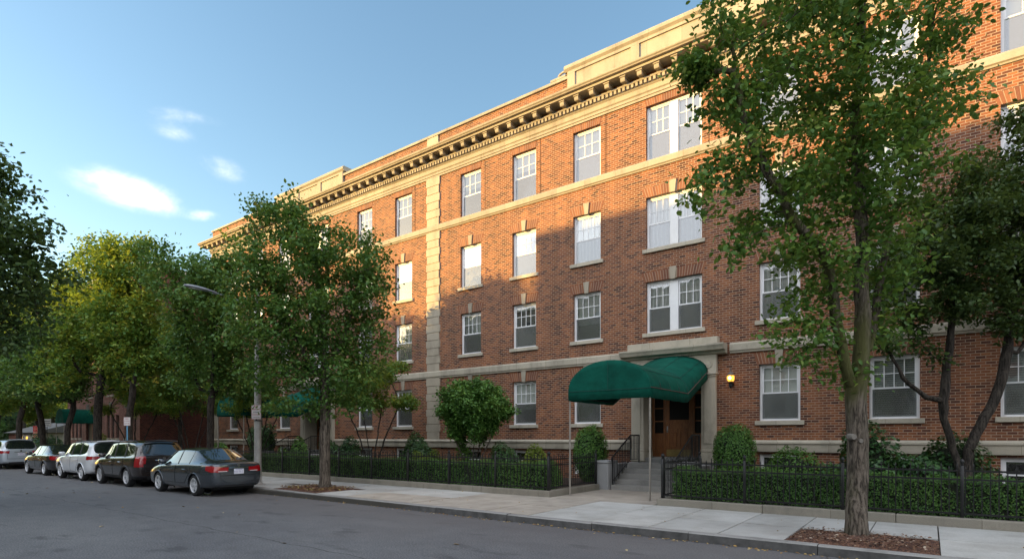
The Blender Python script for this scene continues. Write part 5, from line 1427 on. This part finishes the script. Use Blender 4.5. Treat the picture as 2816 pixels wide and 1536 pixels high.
# second street tree
B = (-15.85, 11.3, .15); dp = 18.4; q = lambda u, v, dd=0: V3(B, u, v, dp, dd)
paths = [(-1, [(0,0,-.02),(0,0,.3),q(817,1120),q(817,1040),q(818,990)]),
         (-2, [q(815,900),q(812,800),q(800,690),q(780,600),q(745,520)]),
         (-2, [q(790,940,-.2),q(750,850,-.4),q(700,760,-.4),q(640,660,-.4)]),
         (-2, [q(840,900,.2),q(880,800,.3),q(915,700,.4)])]
bl = iblobs(B, dp, [(735,500,28,45,0,.5),(705,560,75,70,0,1.2),(655,520,22,40,0,.4),(640,600,40,45,-.3,.6),(760,650,125,110,0,1.9),(880,640,75,85,.2,1.4),(930,720,75,110,.2,1.3),(660,720,80,90,-.2,1.3),
      (620,810,70,80,-.3,1.1),(780,800,150,110,0,1.9),(930,860,70,70,.2,1.2),(700,910,90,70,-.2,1.2),(640,950,60,50,-.3,.8),(690,1020,50,35,-.2,.6),(600,735,38,40,-.1,.8),(640,880,50,45,-.2,.8),(860,940,110,65,0,1.4),(1020,885,35,14,.3,.4),(760,1000,80,45,-.2,.9),(900,1010,70,35,0,.8)])
t2 = make_tree('street_tree', 'rounded green street tree with mulch ring, right of the lamp post', 'tree', B, paths, bl, 1700, .125, 30000, .165, bark, G2, 'street trees', 5, step=.26, spread=.2, dk=.42, di=1.5, basis=CB, tip=.006, thin=.03, droop=.6)

# dark spreading ornamental tree at the right edge
B = (.62, 16.0, .26); dp = 12.8; q = lambda u, v, dd=0: V3(B, u, v, dp, dd)
paths = [(-1, [(0,0,-.02),(0,0,.5),q(2405,1150),q(2385,1085),q(2372,1050)]),
         (-2, [q(2378,960),q(2390,860),q(2395,760),q(2400,640),q(2430,540)], (.10,.03)),
         (-2, [q(2330,1000,-.2),q(2270,950,-.3),q(2235,880,-.3),q(2200,820,-.3)], (.06,.02)),
         (-2, [q(2350,900,.1),q(2310,860,.2),q(2270,800,.2)]),
         (0, [q(2435,1130),q(2500,1010),q(2525,930),q(2545,800),q(2570,680),q(2600,520)]),
         (-2, [q(2560,890),q(2600,830),q(2650,700)])]
bl = iblobs(B, dp, [(2440,500,130,90,0,1.3),(2560,330,60,90,.2,.8),(2600,480,130,130,.2,1.4),(2380,620,140,100,-.2,1.4),(2250,680,80,80,-.5,.8),(2500,680,150,90,0,1.4),(2360,760,110,70,-.2,1.0),(2560,800,90,60,0,.8),(2210,850,60,50,-.6,.6),(2700,650,100,150,0,1.2),(2450,420,60,40,0,.7)])
make_tree('ornamental_tree', 'dark forking garden tree leaning over the fence at the right edge', 'tree', B, paths, bl, 1200, .105, 36000, .14, bark_dk, G4, None, 9, step=.2, spread=.15, dk=.34, di=1.3, basis=CB, tip=.0055, thin=.022)

# near tree overhanging the left edge from the opposite pavement
B = (-19.0, -1.9, 0); dp = 13
bl = []
def wb(u, v, ru, rv, d, rd):
    c = at(u, v, d)-Vector(B); k = d/FL*2816/2576; bl.append((c.x, c.y, c.z, ru*k, rd, rv*k))
for a in [(-10,420,40,55,12,.7),(20,540,75,80,12,1.0),(60,590,90,60,12,1.0),(100,560,35,20,12,.5),(60,700,110,90,12,1.3),(-40,760,140,130,12.5,1.5), (60,480,60,70,12,.9), (130,600,50,45,12,.7), (0,400,50,45,12,.7),(30,860,90,60,12.3,1.0),(-150,600,160,250,13,2.0),(-330,600,200,260,14,2.0),(120,660,50,30,12,.6),(-20,470,60,60,12,.9)]: wb(*a)
c = at(-300, 700, 14)-Vector(B)
paths = [(-1, [(0,0,0),(0,0,1.0),(.2,.2,2.5),(.3,.5,4.0)]), (-2, [(.6,1.0,5.2),(1.0,2.0,6.6),(.9,2.6,8)]), (-2, [tuple(at(-250,760,13.5)-Vector(B)), tuple(at(-80,700,12.6)-Vector(B)), tuple(at(40,640,12.1)-Vector(B))]), (-2, [tuple(at(-200,600,13.2)-Vector(B)), tuple(at(-60,520,12.3)-Vector(B))])]
make_tree('overhanging_tree', 'dark tree overhanging the road at the upper left edge', 'tree', B, paths, bl, 1300, .115, 34000, .24, bark_dk, G4, None, 13, step=.24, spread=.17, dk=.4, di=1.5, basis=CB, tip=.005, thin=.022)

# street trees further left, two builds of one kind
def generic(name, label, base, H, Wd, zlow, seed, lm, leaf, nleaf, Rt, bm_, group, forks=3, natt=900, step=.36, rnd=1.0, lean=0, fork_h=None):
    rs = random.Random(seed); fh = fork_h or zlow*.85
    paths = [(-1, [(0,0,-.02),(0,0,.4),(.03,.02,fh)])]
    for k in range(forks):
        a = k*2*math.pi/forks + rs.uniform(-.3,.3); e = rs.uniform(.14,.24)*Wd
        paths.append((-2, [(math.cos(a)*e*.5, math.sin(a)*e*.5, fh+(H-fh)*.22), (math.cos(a)*e, math.sin(a)*e, fh+(H-fh)*.45), (math.cos(a)*e*1.1, math.sin(a)*e*1.1, fh+(H-fh)*.7)]))
    bl = []; zc = (zlow+H)/2
    for k in range(13):
        a = rs.uniform(0,6.28); t = rs.uniform(0,1); z = zlow+(H-zlow)*(.12+.8*t); rr = Wd*.5*math.sin(math.pi*min(.92,.25+.62*t))*rs.uniform(.35,.72)
        bl.append((math.cos(a)*rr+lean, math.sin(a)*rr, z, Wd*rs.uniform(.17,.26), Wd*rs.uniform(.17,.26), (H-zlow)*rs.uniform(.12,.18)))
    bl.append((0,0,zc,Wd*.3,Wd*.3,(H-zlow)*.38))
    return make_tree(name, label, 'tree', base, paths, bl, natt, leaf, nleaf, Rt, bm_, lm, group, seed, step=step, spread=.26, dk=.55, di=2.0, tip=.009, thin=.05)
ST = 'street trees'
gA = generic('street_tree', 'street tree standing directly behind the dark grey sedan', (-23.9,11.5,.15), 10.2, 5.8, 2.1, 31, G2, .15, 23000, .135, bark_dk, ST)
gB = generic('street_tree', 'forked street tree with golden turning top behind the brown SUV', (-32.6,11.7,.15), 11.4, 6.2, 3.1, 33, G3, .18, 20000, .155, bark_dk, ST, forks=2, fork_h=2.8)
gC = generic('street_tree', 'thick trunked street tree with yellow green crown behind the white SUV', (-36.9,11.7,.15), 12.6, 7.0, 3.4, 36, G3, .19, 21000, .20, bark_dk, ST, forks=3, fork_h=3.1)
copy_named(gA, (-42.1,11.8,.15), 1.9, 'dark trunked street tree left of the rose brick building', ST, 1.15)
copy_named(gA, (-48.5,12.3,.15), 4.1, 'green street tree behind the silver blue SUV', ST, 1.25)
copy_named(gC, (-55.5,12.6,.15), 2.4, 'far street tree partly hidden behind the nearer crowns at the left', ST, .95)
copy_named(gA, (-64,13,.15), .7, 'small looking street tree close to the far end of the row', ST, 1.3)
copy_named(gC, (-74,13.5,.15), 5.2, 'farthest street tree at the left end of the road', ST, 1.05)
BT = 'background trees'
copy_named(gA, (-42.6,18.5,.15), 3.1, 'green tree in the gap between the two brick buildings', BT, 1.0, name='tree')
copy_named(gC, (-72,23,.0), 1.0, 'tall tree rising behind the low pale house', BT, 1.15)
copy_named(gA, (-82,15.2,.0), 2.2, 'dark tree in front of the low pale house', BT, .55)
copy_named(gC, (-95,22,.0), 3.0, 'distant tree closing the view at the left', BT, 1.3)
copy_named(gA, (-100,30,.0), .4, 'distant tree right of the one closing the view', BT, 1.7)
copy_named(gC, (-68,17.0,.0), 4.4, 'green tree beside the rose brick building', BT, .9)
copy_named(gA, (-104,19.5,.0), 1.4, 'low crowned distant tree left of the low pale house', BT, .8)
copy_named(gA, (-118,25,.0), 2.9, 'distant tree behind the low crowned one', BT, 1.1)
copy_named(gC, (-128,24,.0), 3.9, 'most distant tree past the end of the street', BT, 1.2)
copy_named(gA, (-112,30,.0), 5.0, 'distant tree above the red and salmon board', BT, 1.5)
copy_named(gA, (-92,17.5,.0), 5.6, 'distant tree hiding the left part of the low pale house', BT, .75)
# small multi-stemmed garden trees
def garden_tree(label, base, H, Wd, zlow, seed, lm, leaf, nleaf, r, bm_=bark_dk, stems=4, dome=False):
    rs = random.Random(seed); paths = []
    for k in range(stems):
        a = k*2*math.pi/stems+.5; e = Wd*.26
        paths.append((-1 if k == 0 else 0, [(math.cos(a)*.07, math.sin(a)*.07, -.02), (math.cos(a)*e*.45, math.sin(a)*e*.45, zlow*.55), (math.cos(a)*e, math.sin(a)*e, zlow+.2)]))
    bl = []
    if dome: bl = [(0,0,zlow+(H-zlow)*.5,Wd*.44,Wd*.44,(H-zlow)*.44),(.2,0,zlow+(H-zlow)*.42,Wd*.5,Wd*.46,(H-zlow)*.26)]
    for k in range(0 if dome else 12):
        a = rs.uniform(0,6.28); t = rs.uniform(0,1); rr = Wd*.36*math.sqrt(rs.random())*(1.05-.45*t)
        bl.append((math.cos(a)*rr, math.sin(a)*rr, zlow+(H-zlow)*(.15+.72*t), Wd*.2, Wd*.2, (H-zlow)*.14))
    return make_tree('garden_tree', label, 'small tree', base, paths, bl, 600, leaf, nleaf, r, bm_, lm, 'small garden trees', seed, step=.16, spread=.12, dk=.26, di=1.0, tip=.006, thin=.022, droop=.8, flare=1.1)
garden_tree('round topped small maple in front of the quoined pilaster', (-13.75,16.2,.26), 4.0, 3.1, 1.5, 41, GC, .10, 30000, .05, bark, 5, True)
m2 = garden_tree('small multi-stemmed tree with yellow green crown right behind the second street tree', (-18.9,15.8,.26), 5.2, 4.2, 2.5, 43, G3, .10, 12000, .06)
copy_named(m2, (-26.3,14.9,.26), 2.6, 'small multi-stemmed tree in front of the far green canopy', 'small garden trees', .95)
copy_named(m2, (-33.8,15.3,.26), 1.7, 'pale stemmed small tree behind the brown SUV', 'small garden trees', 1.05)
copy_named(m2, (-40.9,15.0,.26), 3.9, 'dark leaved small tree between the buildings', 'small garden trees', 1.1)
# shade trees across the street, beyond the tall building's left end
OT = 'trees across the street'
copy_named(gC, (-43.0,-4.6,0), .3, 'tall tree across the street next to the tall buff building', OT, 1.05)
copy_named(gC, (-48.5,-5.0,0), 2.0, 'second tree across the street, left of the tall one', OT, 1.01)
copy_named(gC, (-55.5,-4.8,0), 4.0, 'third tree across the street', OT, .86)

copy_named(gC, (-66.5,-25.5,0), 2.6, 'tall tree in front of the left corner of the tall buff building', OT, 1.42)
copy_named(gA, (-71.5,-24.5,0), 0.6, 'slender tree beside the left corner of the tall buff building', OT, 1.62)
copy_named(gC, (-65,-4.8,0), 1.1, 'fourth tree across the street', OT, .88)
copy_named(gA, (-73,-4.6,0), 2.1, 'fifth tree across the street', OT, 1.0)
copy_named(gC, (-82,-4.8,0), 3.1, 'sixth tree across the street', OT, .9)
copy_named(gA, (-92,-4.8,0), 4.1, 'seventh tree across the street', OT, 1.05)
copy_named(gC, (-104,-4.8,0), 5.1, 'eighth tree across the street', OT, .95)
# ------------------------------------------------------------------ hedges and shrubs
hedge('clipped green hedge behind the right hand iron fence', -5.1, 10.5, 13.62, 14.35, .26, 1.02, 42000, .042, 51)
hedge('long clipped hedge behind the left hand iron fence', -25.3, -8.85, 13.62, 14.3, .26, 1.02, 30000, .055, 52)
hedge('far clipped hedge behind the parked cars', -44, -28.9, 13.62, 14.3, .26, 1.05, 9000, .09, 53)
SH = 'garden shrubs'
shrub('shrub', 'upright clipped bush left of the near steps', 'shrub', (-9.35,17.2,.26), .56,.52,.98, 6500, .06, GC, 61, SH, bumps=.06)
shrub('shrub', 'rounded clipped bush under the wall lantern', 'shrub', (-4.65,17.4,.26), .60,.58,.98, 7000, .06, GC, 62, SH, bumps=.05)
shrub('shrub', 'broad mounded bush left of the quoined pilaster', 'shrub', (-16.9,16.6,.26), 1.15,.8,1.55, 6500, .08, GD, 63, SH, mound=True)
shrub('shrub', 'low yellow green shrub at the foot of the quoined pilaster', 'shrub', (-15.3,15.4,.26), .62,.5,1.05, 2600, .07, GY, 64, SH, mound=True)
shrub('shrub', 'dark low bush between the small maple and the yellow green shrubs', 'shrub', (-12.0,16.0,.26), .85,.6,1.15, 4200, .07, GD, 65, SH, mound=True)
shrub('shrub', 'light green mounded shrub left of the near canopy pole', 'shrub', (-10.7,15.9,.26), .75,.6,1.2, 4200, .07, GY, 66, SH, mound=True)
shrub('shrub', 'small ground shrub beside the upright clipped bush', 'shrub', (-9.9,15.3,.26), .5,.45,.85, 2200, .06, GC, 67, SH, mound=True)
shrub('shrub', 'low spreading green shrub behind the right hedge, next to the rounded bush', 'shrub', (-3.0,16.3,.26), 1.0,.7,1.12, 5000, .065, GC, 68, SH, mound=True)
shrub('shrub', 'glossy dark rhododendron left of the big tree trunk', 'shrub', (-1.3,16.3,.26), 1.0,.7,1.4, 4200, .10, GD, 69, SH, mound=True)
shrub('shrub', 'glossy dark rhododendron right of the big tree trunk', 'shrub', (.1,16.5,.26), 1.0,.7,1.35, 4200, .10, GD, 70, SH, mound=True)
shrub('shrub', 'dark conical bush beside the far canopy poles', 'shrub', (-29.5,17.0,.26), .8,.7,1.15, 3000, .11, GD, 71, SH)
shrub('shrub', 'low green shrub left of the far steps', 'shrub', (-31.2,15.8,.26), 1.1,.7,1.1, 2200, .11, GC, 72, SH, mound=True)
shrub('shrub', 'dark bush behind the second street tree trunk', 'shrub', (-21.6,16.4,.26), 1.3,.8,1.6, 4200, .10, GD, 73, SH, mound=True)
shrub('shrub', 'pale green shrub right of the far entrance steps', 'shrub', (-24.2,15.6,.26), 1.1,.7,1.25, 3000, .10, GC, 74, SH, mound=True)
shrub('shrub', 'round bush at the base of the rose brick building', 'shrub', (-49.8,15.6,.1), 1.4,.9,1.7, 1800, .16, GY, 75, SH, mound=True)
shrub('shrub', 'dark bush below the far green awning', 'shrub', (-59.5,15.2,.1), 1.8,1.0,1.7, 1800, .17, GD, 76, SH, mound=True)
shrub('shrub', 'dark hedge like bush beside the red and salmon board', 'shrub', (-70.5,18.2,.0), 2.6,1.2,2.0, 2000, .2, GD, 77, SH, mound=True)

TH = 'far thickets'
for (x, y, a, b_, c, lab) in ((-108,21,7,3,3.4,'dense dark thicket closing the far left end of the street'),(-122,33,9,4,4.6,'tall dense thicket behind the low pale house'),(-92,30,6,3,3.6,'thicket right behind the grey pitched roof'),(-150,34,14,5,6.0,'farthest thicket on the horizon at the left')):
    shrub('thicket', lab, 'thicket', (x,y,0), a, b_, c, 5200, .42, G4, int(-x), TH)
